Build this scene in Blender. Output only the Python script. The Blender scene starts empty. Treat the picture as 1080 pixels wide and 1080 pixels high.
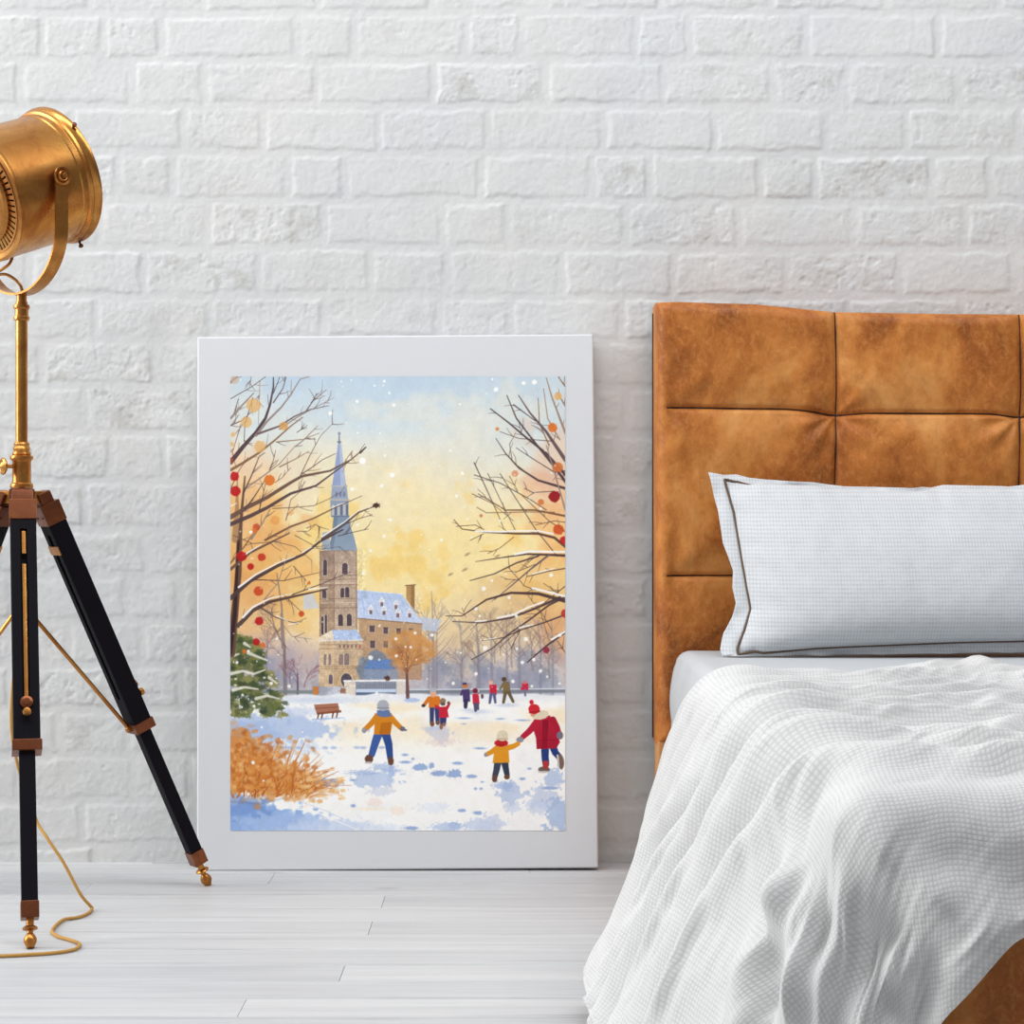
import bpy, bmesh, math, random
import numpy as np
from mathutils import Vector, Matrix

random.seed(7)
scene = bpy.context.scene
COL = scene.collection
PI = math.pi

# ------------------------------------------------------------------ helpers
def V(*a): return Vector(a)

def hash2(ix, iy, seed):
    h = (ix.astype(np.int64) * 374761393 + iy.astype(np.int64) * 668265263 + seed * 974711) & 0xFFFFFFFF
    h = ((h ^ (h >> 13)) * 1274126177) & 0xFFFFFFFF
    h = (h ^ (h >> 16)) & 0xFFFFFFFF
    return h / 4294967295.0

def vnoise(x, y, seed=0):
    """smooth value noise in 0..1"""
    ix = np.floor(x); iy = np.floor(y)
    fx = x - ix; fy = y - iy
    fx = fx * fx * fx * (fx * (fx * 6 - 15) + 10); fy = fy * fy * fy * (fy * (fy * 6 - 15) + 10)
    a = hash2(ix, iy, seed); b = hash2(ix + 1, iy, seed)
    c = hash2(ix, iy + 1, seed); d = hash2(ix + 1, iy + 1, seed)
    return (a * (1 - fx) + b * fx) * (1 - fy) + (c * (1 - fx) + d * fx) * fy

def fbm(x, y, seed=0, octv=4):
    s = 0; a = 0.5; t = 0
    for o in range(octv):
        s = s + a * vnoise(x, y, seed + o * 17); t += a
        x = x * 2.03 + 11.3; y = y * 2.03 + 5.7; a *= 0.5
    return s / t

def sstep(e0, e1, x):
    t = np.clip((x - e0) / (e1 - e0), 0, 1)
    return t * t * (3 - 2 * t)

def lin(c):
    c = np.asarray(c, float) / 255.0
    return np.where(c <= 0.04045, c / 12.92, ((c + 0.055) / 1.055) ** 2.4)

def rgb(r, g, b):
    l = lin((r, g, b)); return (float(l[0]), float(l[1]), float(l[2]), 1.0)

def link(o, parent=None):
    COL.objects.link(o)
    if parent is not None: o.parent = parent
    return o

def empty(name, loc, label, cat, group=None):
    o = bpy.data.objects.new(name, None); COL.objects.link(o)
    o.location = loc; o.empty_display_size = 0.1
    o['label'] = label; o['category'] = cat
    if group: o['group'] = group
    return o

def mesh_obj(name, verts, faces, mat, parent=None, smooth=True):
    me = bpy.data.meshes.new(name)
    me.from_pydata([tuple(v) for v in verts], [], faces)
    me.update()
    if mat is not None: me.materials.append(mat)
    o = bpy.data.objects.new(name, me)
    if smooth:
        me.polygons.foreach_set('use_smooth', [True] * len(me.polygons))
    return link(o, parent)

def grid_obj(name, P, mat, parent=None, uv=None, flip=False):
    """P: (n, m, 3) array of points -> smooth grid mesh"""
    n, m = P.shape[:2]
    me = bpy.data.meshes.new(name)
    idx = np.arange(n * m).reshape(n, m)
    q = np.stack([idx[:-1, :-1], idx[:-1, 1:], idx[1:, 1:], idx[1:, :-1]], -1).reshape(-1, 4)
    if flip: q = q[:, ::-1]
    me.vertices.add(n * m); me.vertices.foreach_set('co', np.ascontiguousarray(P, dtype=np.float32).ravel())
    nf = len(q)
    me.loops.add(nf * 4); me.loops.foreach_set('vertex_index', np.ascontiguousarray(q, dtype=np.int32).ravel())
    me.polygons.add(nf)
    me.polygons.foreach_set('loop_start', np.arange(0, nf * 4, 4, dtype=np.int32))
    me.polygons.foreach_set('use_smooth', np.ones(nf, dtype=bool))
    me.update(calc_edges=True)
    if uv is not None:
        l = me.uv_layers.new(name='weave')
        u = np.ascontiguousarray(uv.reshape(-1, 2)[q.ravel()], dtype=np.float32)
        l.data.foreach_set('uv', u.ravel())
    if mat is not None: me.materials.append(mat)
    me.validate()
    o = bpy.data.objects.new(name, me)
    return link(o, parent)

class MB:
    """collects shapes into ONE mesh"""
    def __init__(s): s.bm = bmesh.new()
    def box(s, c, sx, sy, sz, ax=None, bev=0.0, seg=2):
        """box at c, half-free sizes sx,sy,sz along axes ax=(X,Y,Z)"""
        X, Y, Z = ax if ax else (V(1,0,0), V(0,1,0), V(0,0,1))
        M = Matrix(((X.x, Y.x, Z.x, c[0]), (X.y, Y.y, Z.y, c[1]), (X.z, Y.z, Z.z, c[2]), (0,0,0,1)))
        t = bmesh.new()
        bmesh.ops.create_cube(t, size=1)
        bmesh.ops.scale(t, vec=(sx, sy, sz), verts=t.verts)
        if bev > 0:
            bmesh.ops.bevel(t, geom=list(t.edges), offset=bev, segments=seg, affect='EDGES', profile=0.5)
        t.transform(M); s._add(t); return s
    def lathe(s, c, axis, prof, n=32, closed=True):
        """prof: list of (radius, height along axis)"""
        axis = axis.normalized()
        u = axis.orthogonal().normalized(); w = axis.cross(u)
        t = bmesh.new(); rings = []
        for r, h in prof:
            if r < 1e-6:
                rings.append([t.verts.new(Vector(c) + axis * h)])
            else:
                rings.append([t.verts.new(Vector(c) + axis * h + (u * math.cos(2*PI*k/n) + w * math.sin(2*PI*k/n)) * r) for k in range(n)])
        for a, b in zip(rings[:-1], rings[1:]):
            for k in range(n):
                k2 = (k + 1) % n
                vs = [a[k % len(a)], a[k2 % len(a)], b[k2 % len(b)], b[k % len(b)]]
                seen = []
                for v in vs:
                    if v not in seen: seen.append(v)
                if len(seen) >= 3:
                    try: t.faces.new(seen)
                    except ValueError: pass
        if closed:
            for r in (rings[0], rings[-1]):
                if len(r) > 2:
                    try: t.faces.new(r)
                    except ValueError: pass
        s._add(t); return s
    def tube(s, pts, r, n=10, smooth=6, flat=None):
        pts = [Vector(p) for p in pts]
        if smooth > 1: pts = catmull(pts, smooth)
        rad = r if hasattr(r, '__len__') else None
        t = bmesh.new(); rings = []
        up = None
        for i, p in enumerate(pts):
            d = (pts[min(i+1, len(pts)-1)] - pts[max(i-1, 0)]).normalized()
            if up is None: up = d.orthogonal().normalized()
            up = (up - d * up.dot(d)).normalized()
            w = d.cross(up)
            rr = r if rad is None else rad[0] + (rad[1]-rad[0]) * i / (len(pts)-1)
            rings.append([t.verts.new(p + (up * math.cos(2*PI*k/n) + w * math.sin(2*PI*k/n)) * rr) for k in range(n)])
        for a, b in zip(rings[:-1], rings[1:]):
            for k in range(n):
                t.faces.new([a[k], a[(k+1) % n], b[(k+1) % n], b[k]])
        t.faces.new(rings[0]); t.faces.new(rings[-1])
        s._add(t); return s
    def strip(s, pts, wv, width, thick):
        """flat bar following pts; wv = width direction"""
        pts = [Vector(p) for p in pts]; wv = wv.normalized()
        t = bmesh.new(); rings = []
        for i, p in enumerate(pts):
            d = (pts[min(i+1, len(pts)-1)] - pts[max(i-1, 0)]).normalized()
            nrm = d.cross(wv).normalized()
            rings.append([t.verts.new(p + wv * a * width/2 + nrm * b * thick/2) for a, b in ((-1,-1),(1,-1),(1,1),(-1,1))])
        for a, b in zip(rings[:-1], rings[1:]):
            for k in range(4):
                t.faces.new([a[k], a[(k+1) % 4], b[(k+1) % 4], b[k]])
        t.faces.new(rings[0]); t.faces.new(rings[-1])
        s._add(t); return s
    def _add(s, t):
        bmesh.ops.recalc_face_normals(t, faces=t.faces)
        me = bpy.data.meshes.new('tmp'); t.to_mesh(me); t.free()
        s.bm.from_mesh(me); bpy.data.meshes.remove(me)
    def build(s, name, mat, parent=None, angle=35):
        me = bpy.data.meshes.new(name); s.bm.to_mesh(me); s.bm.free()
        me.materials.append(mat)
        me.polygons.foreach_set('use_smooth', [True] * len(me.polygons))
        me.update()
        try: me.set_sharp_from_angle(angle=math.radians(angle))
        except Exception: pass
        o = bpy.data.objects.new(name, me)
        wn = o.modifiers.new('even_normals', 'WEIGHTED_NORMAL'); wn.keep_sharp = True; wn.weight = 80
        if parent is not None:
            COL.objects.link(o); o.parent = parent
            # geometry was written in world coordinates: undo the parents' offsets
            off = Vector((0,0,0)); p = parent
            while p is not None: off += p.location; p = p.parent
            me.transform(Matrix.Translation(-off))
        else:
            COL.objects.link(o)
        return o

def catmull(pts, k):
    out = []
    n = len(pts)
    for i in range(n - 1):
        p0 = pts[max(i-1, 0)]; p1 = pts[i]; p2 = pts[i+1]; p3 = pts[min(i+2, n-1)]
        for j in range(k):
            t = j / k
            out.append(0.5 * ((2*p1) + (p2-p0)*t + (2*p0-5*p1+4*p2-p3)*t*t + (3*p1-p0-3*p2+p3)*t**3))
    out.append(pts[-1]); return out

# ------------------------------------------------------------------ materials
class NT:
    def __init__(s, name):
        s.m = bpy.data.materials.new(name); s.m.use_nodes = True
        s.t = s.m.node_tree; s.t.nodes.clear()
        s.out = s.t.nodes.new('ShaderNodeOutputMaterial')
        s.b = s.t.nodes.new('ShaderNodeBsdfPrincipled')
        s.t.links.new(s.b.outputs[0], s.out.inputs[0])
    def n(s, typ, ins=None, **kw):
        nd = s.t.nodes.new('ShaderNode' + typ)
        for k, v in kw.items(): setattr(nd, k, v)
        for k, v in (ins or {}).items(): s.set(nd, k, v)
        return nd
    def set(s, nd, k, v):
        i = nd.inputs[k]
        if hasattr(v, 'is_output') or isinstance(v, bpy.types.NodeSocket): s.t.links.new(v, i)
        else: i.default_value = v
    def bs(s, **kw):
        for k, v in kw.items(): s.set(s.b, k.replace('_', ' '), v)
        return s
    def math(s, op, a, b=0.0, c=None):
        nd = s.n('Math', operation=op); s.set(nd, 0, a); s.set(nd, 1, b)
        if c is not None: s.set(nd, 2, c)
        return nd.outputs[0]
    def mix(s, f, a, b, blend='MIX'):
        nd = s.n('Mix', data_type='RGBA', blend_type=blend)
        s.set(nd, 0, f); s.set(nd, 6, a); s.set(nd, 7, b)
        return nd.outputs[2]
    def ramp(s, f, stops, interp='LINEAR'):
        nd = s.n('ValToRGB'); r = nd.color_ramp; r.interpolation = interp
        while len(r.elements) < len(stops): r.elements.new(0.5)
        for e, (p, c) in zip(r.elements, stops):
            e.position = p; e.color = c if len(c) == 4 else (*c, 1)
        s.set(nd, 0, f); return nd.outputs[0]
    def noise(s, vec, scale, detail=4, rough=0.55, dist=0.0):
        nd = s.n('TexNoise', {'Scale': scale, 'Detail': detail, 'Roughness': rough, 'Distortion': dist})
        if vec is not None: s.set(nd, 'Vector', vec)
        return nd.outputs[0]
    def coord(s, kind='Object', scale=None):
        c = s.n('TexCoord').outputs[kind]
        if scale:
            mp = s.n('Mapping'); s.set(mp, 'Vector', c); mp.inputs['Scale'].default_value = scale
            c = mp.outputs[0]
        return c
    def bump(s, h, strength=0.3, dist=0.002):
        nd = s.n('Bump', {'Height': h, 'Strength': strength, 'Distance': dist})
        s.set(s.b, 'Normal', nd.outputs[0]); return s
# ------------------------------------------------------------------ the setting
S_WALL = 560.0                      # photo pixels per metre on the wall plane
CAM_D, CAM_H = 3.8, 0.66

def mat_wall():
    m = NT('white_painted_brick')
    co = m.coord('Object')
    big = m.noise(co, 3.0, 4, 0.6)
    mid = m.noise(co, 28.0, 5, 0.65)
    fine = m.noise(co, 420.0, 3, 0.6)
    base = m.ramp(big, [(0.35, rgb(206,208,209)), (0.65, rgb(212,212,210))])
    at = m.n('Attribute', attribute_name='wear').outputs['Fac']
    dirt = m.math('MULTIPLY', at, m.ramp(mid, [(0.42, (0,0,0)), (0.7, (1,1,1))]))
    c = m.mix(dirt, base, rgb(168,166,158))
    c = m.mix(m.ramp(mid, [(0.5, (0,0,0)), (0.8, (0.35,0.35,0.35))]), c, rgb(215,215,214))
    m.bs(Base_Color=c, Roughness=0.75)
    m.b.inputs['Specular IOR Level'].default_value = 0.25
    h = m.math('ADD', m.math('MULTIPLY', fine, 0.35), m.noise(co, 90.0, 4, 0.6))
    m.bump(h, 0.28, 0.0022)
    return m.m

def build_wall():
    rng = np.random.RandomState(3)
    xs = np.concatenate([np.arange(-2.4, -1.02, 0.009), np.arange(-1.02, 1.02, 0.0026), np.arange(1.02, 2.6, 0.009)])
    zs = np.concatenate([np.arange(0, 1.67, 0.0026), np.arange(1.67, 2.6, 0.009)])
    X, Z = np.meshgrid(xs, zs)
    # courses: bed joints in wall metres, from the top of the picture downwards
    beds_px = [13, 63, 112, 161.5, 212, 261, 312, 358, 407, 456, 507, 558, 607, 655, 702, 748, 797, 846, 893]
    beds = [CAM_H - (p - 540) / S_WALL for p in beds_px]
    z = beds[0]; top = []
    while z < 2.7: z += 0.0882; top.insert(0, z)
    beds = top + beds + [beds[-1] - 0.087]
    known = {0: [215, 335, 455, 576, 697, 815, 935, 1055],
      1: [45, 108, 170, 313, 375, 491, 551, 670, 728, 850, 990], 2: [20, 140, 216, 334, 457, 576, 700, 815, 893, 1010],
      3: [75, 193, 278, 400, 515, 636, 755, 872, 957, 1075], 4: [10, 125, 181, 304, 363, 508, 625, 685, 803, 860, 983, 1045],
      5: [105, 220, 342, 466, 536, 660, 780, 900, 1020], 6: [30, 152, 272, 391, 472, 593, 710, 830, 950, 1070],
      7: [102, 222, 342, 463, 538, 657, 775, 895], 8: [45, 163, 285, 405, 525, 640], 9: [90, 207, 330, 450, 570, 660],
      10: [0, 117, 173, 290, 410, 530, 650], 11: [90, 210, 330, 450, 570, 685], 12: [30, 153, 270, 390, 510, 630],
      13: [133, 190, 310, 430, 550, 685], 14: [71, 150, 270, 390, 510, 640], 15: [10, 128, 191, 310, 430, 550, 684],
      16: [62, 136, 255, 375, 495, 615], 17: [20, 140, 200, 320, 440, 560, 665], 18: [85, 205, 325, 445, 565, 685]}
    wx = (fbm(X * 30, Z * 30, 1, 3) - 0.5) * 0.008
    wz = (fbm(X * 26, Z * 26, 9, 3) - 0.5) * 0.009 + (vnoise(X * 3, Z * 3, 77) - 0.5) * 0.006
    Xw = X + wx; Zw = Z + wz
    H = np.zeros_like(X); wear = np.zeros_like(X)
    nt = len(top)
    for r in range(len(beds) - 1):
        zt, zb = beds[r], beds[r + 1]
        row = r - nt + 1
        if row in known:
            js = [(p - 540) / S_WALL for p in known[row]]
        else:
            js = [(-0.03 + 0.1 * (r % 2))]
        j = js[0]
        while j > -2.7: j -= 0.214 if rng.rand() > 0.25 else 0.107; js.insert(0, j)
        j = js[-1]
        while j < 2.8: j += 0.214 if rng.rand() > 0.25 else 0.107; js.append(j)
        inrow = (Zw <= zt) & (Zw > zb)
        dz = np.minimum(zt - Zw, Zw - zb)
        for a, b in zip(js[:-1], js[1:]):
            cols = (xs > a - 0.02) & (xs < b + 0.02)
            if not cols.any(): continue
            sl = np.ix_(np.where((zs > zb - 0.02) & (zs < zt + 0.02))[0], np.where(cols)[0])
            xx, zz = Xw[sl], Zw[sl]
            msk = inrow[sl] & (xx > a) & (xx <= b)
            if not msk.any(): continue
            dx = np.minimum(xx - a, b - xx)
            d0 = dz[sl]
            jv = 0.0045 + 0.003 * rng.rand()
            e = np.minimum(dx - jv, d0 - (0.0055 + 0.002 * rng.rand()))
            seed = rng.randint(1000); rough = rng.rand() ** 1.5
            soft = 0.0045 + 0.0075 * vnoise(xx * 34 + seed, zz * 34, seed)
            body = sstep(-0.0015, soft, e + (fbm(xx * 95, zz * 95, seed + 3, 2) - 0.5) * 0.0035)
            vis = 0.42 + 0.58 * vnoise(xx * 9 + seed, zz * 12, seed + 2)
            tilt = (xx - (a + b) / 2) * rng.uniform(-0.006, 0.006) + (zz - (zt + zb) / 2) * rng.uniform(-0.02, 0.02)
            pit = fbm(xx * 60, zz * 60, seed, 4)
            pits = -sstep(0.62, 0.80, pit) * 0.0010 * (0.35 + rough)
            lump = (fbm(xx * 16, zz * 22, seed + 5, 3) - 0.5) * 0.0035 * (0.4 + rough)
            h = body * ((0.0013 + 0.0012 * rng.rand()) * vis + 0.6 * tilt + 0.6 * lump + pits + (fbm(xx * 210, zz * 210, seed + 4, 2) - 0.5) * 0.0009 * (0.4 + rough))
            Hs = H[sl]; Hs[msk] = h[msk]; H[sl] = Hs
            ws = wear[sl]
            wv = (0.15 + 0.75 * rough ** 2) * sstep(0.48, 0.72, fbm(xx * 22, zz * 30, seed + 9, 4)) * body
            wv = wv + 0.35 * (rng.rand() > 0.6) * body * np.exp(-((e - 0.003) / 0.004) ** 2)
            ws[msk] = wv[msk]; wear[sl] = ws
    H += (fbm(X * 5, Z * 5, 31, 3) - 0.5) * 0.006 + (fbm(X * 120, Z * 120, 41, 2) - 0.5) * 0.0007
    # joints are struck a little: a soft groove line in the mortar
    P = np.stack([X, -H + 0.004, Z], -1)
    o = grid_obj('wall_back', P, mat_wall(), flip=False)
    a = o.data.attributes.new('wear', 'FLOAT', 'POINT')
    a.data.foreach_set('value', np.ascontiguousarray(wear, dtype=np.float32).ravel())
    # give the wall its thickness: a backing slab behind the painted face joined into the same mesh
    bm = bmesh.new(); bm.from_mesh(o.data)
    r = bmesh.ops.create_cube(bm, size=1)
    for v in r['verts']:
        v.co.x = v.co.x * 5.0 + 0.1; v.co.y = 0.1 + v.co.y * 0.16; v.co.z = 1.3 + v.co.z * 2.6
    bm.to_mesh(o.data); bm.free()
    o['kind'] = 'structure'
    return o

def mat_floor():
    m = NT('white_washed_boards')
    co = m.coord('Object')
    at = m.n('Attribute', attribute_name='plank').outputs['Fac']
    sep = m.n('SeparateXYZ'); m.set(sep, 0, co)
    cmb = m.n('CombineXYZ')
    m.set(cmb, 0, m.math('ADD', sep.outputs[0], m.math('MULTIPLY', at, 13.7)))
    m.set(cmb, 1, sep.outputs[1]); m.set(cmb, 2, m.math('MULTIPLY', at, 5.0))
    mp = m.n('Mapping'); m.set(mp, 'Vector', cmb.outputs[0]); mp.inputs['Scale'].default_value = (1.1, 26.0, 1.0)
    mp2 = m.n('Mapping'); m.set(mp2, 'Vector', cmb.outputs[0]); mp2.inputs['Scale'].default_value = (5.0, 210.0, 1.0)
    g1 = m.noise(mp.outputs[0], 1.6, 5, 0.62, 0.6)
    g2 = m.noise(mp2.outputs[0], 1.0, 4, 0.6, 0.2)
    c = m.ramp(g1, [(0.25, rgb(163,164,165)), (0.45, rgb(186,187,189)), (0.62, rgb(198,199,200)), (0.8, rgb(183,184,187))])
    c = m.mix(m.math('MULTIPLY', m.ramp(g2, [(0.52, (0,0,0)), (0.78, (1,1,1))]), 0.62), c, rgb(149,150,154))
    tint = m.ramp(at, [(0.0, rgb(173,175,179)), (0.5, rgb(191,192,193)), (1.0, rgb(202,202,203))])
    c = m.mix(0.4, c, tint)
    mp4 = m.n('Mapping'); m.set(mp4, 'Vector', cmb.outputs[0]); mp4.inputs['Scale'].default_value = (1.6, 70.0, 1.0)
    g3 = m.noise(mp4.outputs[0], 1.0, 3, 0.5, 0.3)
    c = m.mix(m.math('MULTIPLY', m.ramp(g3, [(0.60, (0,0,0)), (0.68, (1,1,1)), (0.76, (0.2,0.2,0.2))]), 0.45), c, rgb(144,145,148))
    vo = m.n('TexVoronoi', {'Scale': 1.0}); mp3 = m.n('Mapping'); m.set(mp3, 'Vector', cmb.outputs[0])
    mp3.inputs['Scale'].default_value = (1.7, 6.5, 1.0); m.set(vo, 'Vector', mp3.outputs[0])
    knot = m.ramp(vo.outputs['Distance'], [(0.02, (1,1,1)), (0.055, (0,0,0))])
    c = m.mix(m.math('MULTIPLY', knot, 0.5), c, rgb(113,113,114))
    m.bs(Base_Color=c, Roughness=m.ramp(g1, [(0.3, (0.42,0.42,0.42)), (0.7, (0.56,0.56,0.56))]))
    m.b.inputs['Specular IOR Level'].default_value = 0.35
    m.bump(m.math('ADD', g1, m.math('MULTIPLY', g2, 0.6)), 0.18, 0.002)
    return m.m

def build_floor():
    rng = np.random.RandomState(11)
    # board edges (distance in front of the wall), the ones in view taken from the photograph
    edges = [0.012, 0.108, 0.215, 0.323, 0.431, 0.54, 0.65, 0.755, 0.86, 0.962, 1.061, 1.159]
    while edges[-1] < 4.6: edges.append(edges[-1] + 0.1045)
    edges.insert(0, -0.09)
    ends = {2: [-0.433 - 0.0, 0.9], 4: [-0.218, 1.1], 6: [-0.225, 0.85], 10: [0.12]}
    bm = bmesh.new(); vals = []
    for i in range(len(edges) - 1):
        y0, y1 = -edges[i + 1] + 0.0011, -edges[i] - 0.0011
        cuts = list(ends.get(i, [rng.uniform(-1.0, 0.8)]))
        x = cuts[0]
        while x > -2.4: x -= rng.uniform(0.9, 1.5); cuts.insert(0, x)
        x = cuts[-1]
        while x < 2.6: x += rng.uniform(0.9, 1.5); cuts.append(x)
        for a, b in zip(cuts[:-1], cuts[1:]):
            a = max(a, -2.4) + 0.0001; b = min(b, 2.6) - 0.0001
            if b - a < 0.01: continue
            dzv = rng.uniform(-0.0003, 0.0)
            rv = rng.rand()
            t = 0.0022
            z1 = dzv
            co = [(a, y0, z1 - t), (b, y0, z1 - t), (b, y1, z1 - t), (a, y1, z1 - t),
                  (a + 0.0004, y0 + t, z1), (b - 0.0004, y0 + t, z1), (b - 0.0004, y1 - t, z1), (a + 0.0004, y1 - t, z1),
                  (a, y0, -0.02), (b, y0, -0.02), (b, y1, -0.02), (a, y1, -0.02)]
            vs = [bm.verts.new(c) for c in co]; vals += [rv] * 12
            for f in ((4,5,6,7), (0,1,5,4), (1,2,6,5), (2,3,7,6), (3,0,4,7), (8,9,1,0), (9,10,2,1), (10,11,3,2), (11,8,0,3), (11,10,9,8)):
                bm.faces.new([vs[k] for k in f])
    # subfloor that closes the gaps
    vs = [bm.verts.new(c) for c in ((-2.4,-4.7,-0.012), (2.6,-4.7,-0.012), (2.6,0.09,-0.012), (-2.4,0.09,-0.012))]
    vals += [0.5] * 4
    bm.faces.new(vs)
    me = bpy.data.meshes.new('floor'); bm.to_mesh(me); bm.free()
    a = me.attributes.new('plank', 'FLOAT', 'POINT'); a.data.foreach_set('value', np.array(vals, dtype=np.float32))
    me.materials.append(mat_floor())
    o = bpy.data.objects.new('floor', me); COL.objects.link(o); o['kind'] = 'structure'
    return o

build_wall(); build_floor()
# ------------------------------------------------------------------ tripod spotlight lamp
def mat_brass(name='aged_brass', dark=False):
    m = NT(name)
    co = m.coord('Object')
    n1 = m.noise(co, 14.0, 5, 0.65, 0.5)
    mp = m.n('Mapping'); m.set(mp, 'Vector', co); mp.inputs['Rotation'].default_value = (0.4, 0.9, 0.5); mp.inputs['Scale'].default_value = (90, 900, 90)
    sc = m.noise(mp.outputs[0], 1.0, 3, 0.7)
    if dark:
        c = m.ramp(n1, [(0.3, rgb(98,54,34)), (0.55, rgb(124,70,42)), (0.75, rgb(156,94,54))])
    else:
        c = m.ramp(n1, [(0.28, rgb(150,92,44)), (0.5, rgb(190,130,66)), (0.72, rgb(214,160,86))])
    c = m.mix(m.math('MULTIPLY', m.ramp(sc, [(0.5, (0,0,0)), (0.75, (1,1,1))]), 0.35), c, rgb(130,80,40))
    m.bs(Base_Color=c, Metallic=0.92 if not dark else 0.75, Roughness=m.ramp(n1, [(0.3, (0.36,)*3), (0.7, (0.24,)*3)]))
    m.bump(m.math('ADD', sc, m.math('MULTIPLY', n1, 0.4)), 0.12, 0.0008)
    return m.m

def mat_simple(name, c, rough=0.5, metallic=0.0, spec=0.4, nscale=60, nstr=0.15, var=0.12):
    m = NT(name); co = m.coord('Object')
    n1 = m.noise(co, nscale, 4, 0.6)
    c2 = tuple(x * (1 - var) for x in c[:3]) + (1,)
    m.bs(Base_Color=m.mix(n1, c2, c), Roughness=rough, Metallic=metallic)
    m.b.inputs['Specular IOR Level'].default_value = spec
    m.bump(n1, nstr, 0.001)
    return m.m

def build_lamp():
    brass = mat_brass(); bronze = mat_brass('bronze_brown', True)
    black = mat_simple('ebonised_wood', rgb(15,12,19), 0.6, spec=0.10, nscale=40)
    hole = mat_simple('dark_inside', rgb(16,13,12), 0.8, spec=0.1)
    cordm = mat_simple('gold_fabric_cord', rgb(196,150,82), 0.7, spec=0.2, nscale=600, nstr=0.5)
    glass = NT('lens_glass'); glass.bs(Base_Color=(0.95,0.95,0.95,1), Roughness=0.05, IOR=1.45); glass.b.inputs['Transmission Weight'].default_value = 0.9
    Cx, Cy = -0.819, -0.43
    root = empty('tripod_lamp', (Cx, Cy, 0), 'aged brass studio spotlight floor lamp on a black wooden tripod left of the framed picture', 'floor lamp')
    Z = V(0,0,1); C = V(Cx, Cy, 0)
    # --- pole
    pole = MB().lathe(C, Z, [(0.0, 0.700), (0.0098, 0.700), (0.0098, 1.010), (0.0085, 1.012), (0.0085, 1.022), (0.0, 1.022)]).build('pole', brass, root)
    MB().lathe(C, Z, [(0.0099,0.979), (0.0125,0.980), (0.0135,0.9835), (0.0125,0.987), (0.0112,0.988), (0.0112,0.998), (0.0125,0.999), (0.0135,1.0025), (0.0125,1.006), (0.0099,1.007)], closed=False).build('collar', brass, pole)
    MB().lathe(C, Z, [(0.0099,0.753), (0.0145,0.754), (0.016,0.757), (0.0150,0.760), (0.0130,0.761), (0.0135,0.764), (0.0148,0.7655), (0.0135,0.768), (0.0123,0.770), (0.0132,0.7735), (0.0120,0.776), (0.0099,0.777)], closed=False).build('collar', brass, pole)
    sock = MB().lathe(C, Z, [(0.0,0.700), (0.0185,0.700), (0.0195,0.703), (0.0185,0.707), (0.0160,0.709), (0.0155,0.712), (0.0155,0.744), (0.0165,0.746), (0.0190,0.748), (0.0195,0.751), (0.0185,0.754), (0.0098,0.755)]).build('socket', brass, root)
    kd = V(-0.80, -0.60, 0).normalized()
    kc = C + V(0,0,0.736) + kd * 0.0150
    MB().lathe(kc, kd, [(0.0032,0.0), (0.0032,0.011), (0.0045,0.012), (0.0110,0.014), (0.0143,0.0165), (0.0143,0.019), (0.0110,0.021), (0.0080,0.0200), (0.0045,0.0225), (0.0,0.0230)], n=28).build('clamp_knob', brass, sock)
    # --- hub
    MB().lathe(C, Z, [(0.0,0.664), (0.020,0.664), (0.024,0.668), (0.024,0.697), (0.021,0.6995), (0.0,0.6998)], n=6).build('hub', bronze, root)
    # --- legs
    feet = [(0.091, -0.32), (0.283, 0.196), (-0.315, 0.13)]
    jc = C + V(0,0,0.508)                              # where the three stay rods meet
    MB().lathe(jc - V(0,0,0.012), Z, [(0.0,0), (0.010,0), (0.012,0.004), (0.012,0.020), (0.010,0.024), (0.0,0.024)]).build('stay_boss', brass, root)
    for i, (fx, fy) in enumerate(feet):
        d = V(fx, fy, 0); dr = d.normalized()
        T = C + dr * 0.040 + V(0,0,0.676)
        F = C + d + V(0,0,0.0)
        ax = (F - T).normalized(); L = (F - T).length
        w = Z.cross(dr).normalized()                     # tangent
        dep = w.cross(ax).normalized()
        if dep.dot(dr) < 0: dep = -dep                  # outwards
        A = (w, dep, -ax)
        P = lambda t: T + ax * t
        U0, U1 = 0.030, 0.425                           # upper section
        W, D = 0.041, 0.033
        leg = MB()
        # two rails, end blocks and the recessed web between them
        rw = 0.0155
        for s in (-1, 1):
            leg.box(P((U0+U1)/2) + w * s * (W/2 - rw/2), rw, D, U1-U0, A, 0.0012)
        leg.box(P(U0 + 0.009), W - 2*rw + 0.004, D - 0.0006, 0.030, A, 0.0)
        leg.box(P(U1 - 0.030), W - 2*rw + 0.004, D - 0.0006, 0.060, A, 0.0)
        leg.box(P((U0+U1)/2), W - 2*rw + 0.004, D * 0.45, U1-U0-0.01, A, 0.0)
        leg = leg.build('leg', black, root)
        # lower section
        L1 = L - 0.062
        MB().box(P((U1 - 0.02 + L1)/2), 0.0245, 0.0225, L1 - U1 + 0.02, A, 0.0012).build('lower_leg', black, leg)
        # hinge cap at the top
        cap = MB().box(P(0.019), W + 0.003, D + 0.003, 0.036, A, 0.0012)
        cap.box(P(-0.006) , W * 0.86, D * 0.72, 0.026, A, 0.003)
        cap.build('hinge_cap', bronze, leg)
        lug = MB().box(C + dr * 0.030 + V(0,0,0.6845), 0.022, 0.026, 0.022, (w, dr, Z), 0.0015)
        lug.lathe(C + dr * 0.040 + V(0,0,0.6845) - w * 0.0145, w, [(0,0), (0.0052,0), (0.0052,0.029), (0,0.029)], n=14)
        lug.build('hinge_lug', brass, leg)
        for s in (-1, 1):
            MB().lathe(P(0.022) - dep * (D/2 + 0.001) + w * s * 0.011, -dep, [(0.0026,0), (0.0026,0.0010), (0.0014,0.0018), (0,0.0019)], n=12).build('rivet', bronze, leg)
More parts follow.
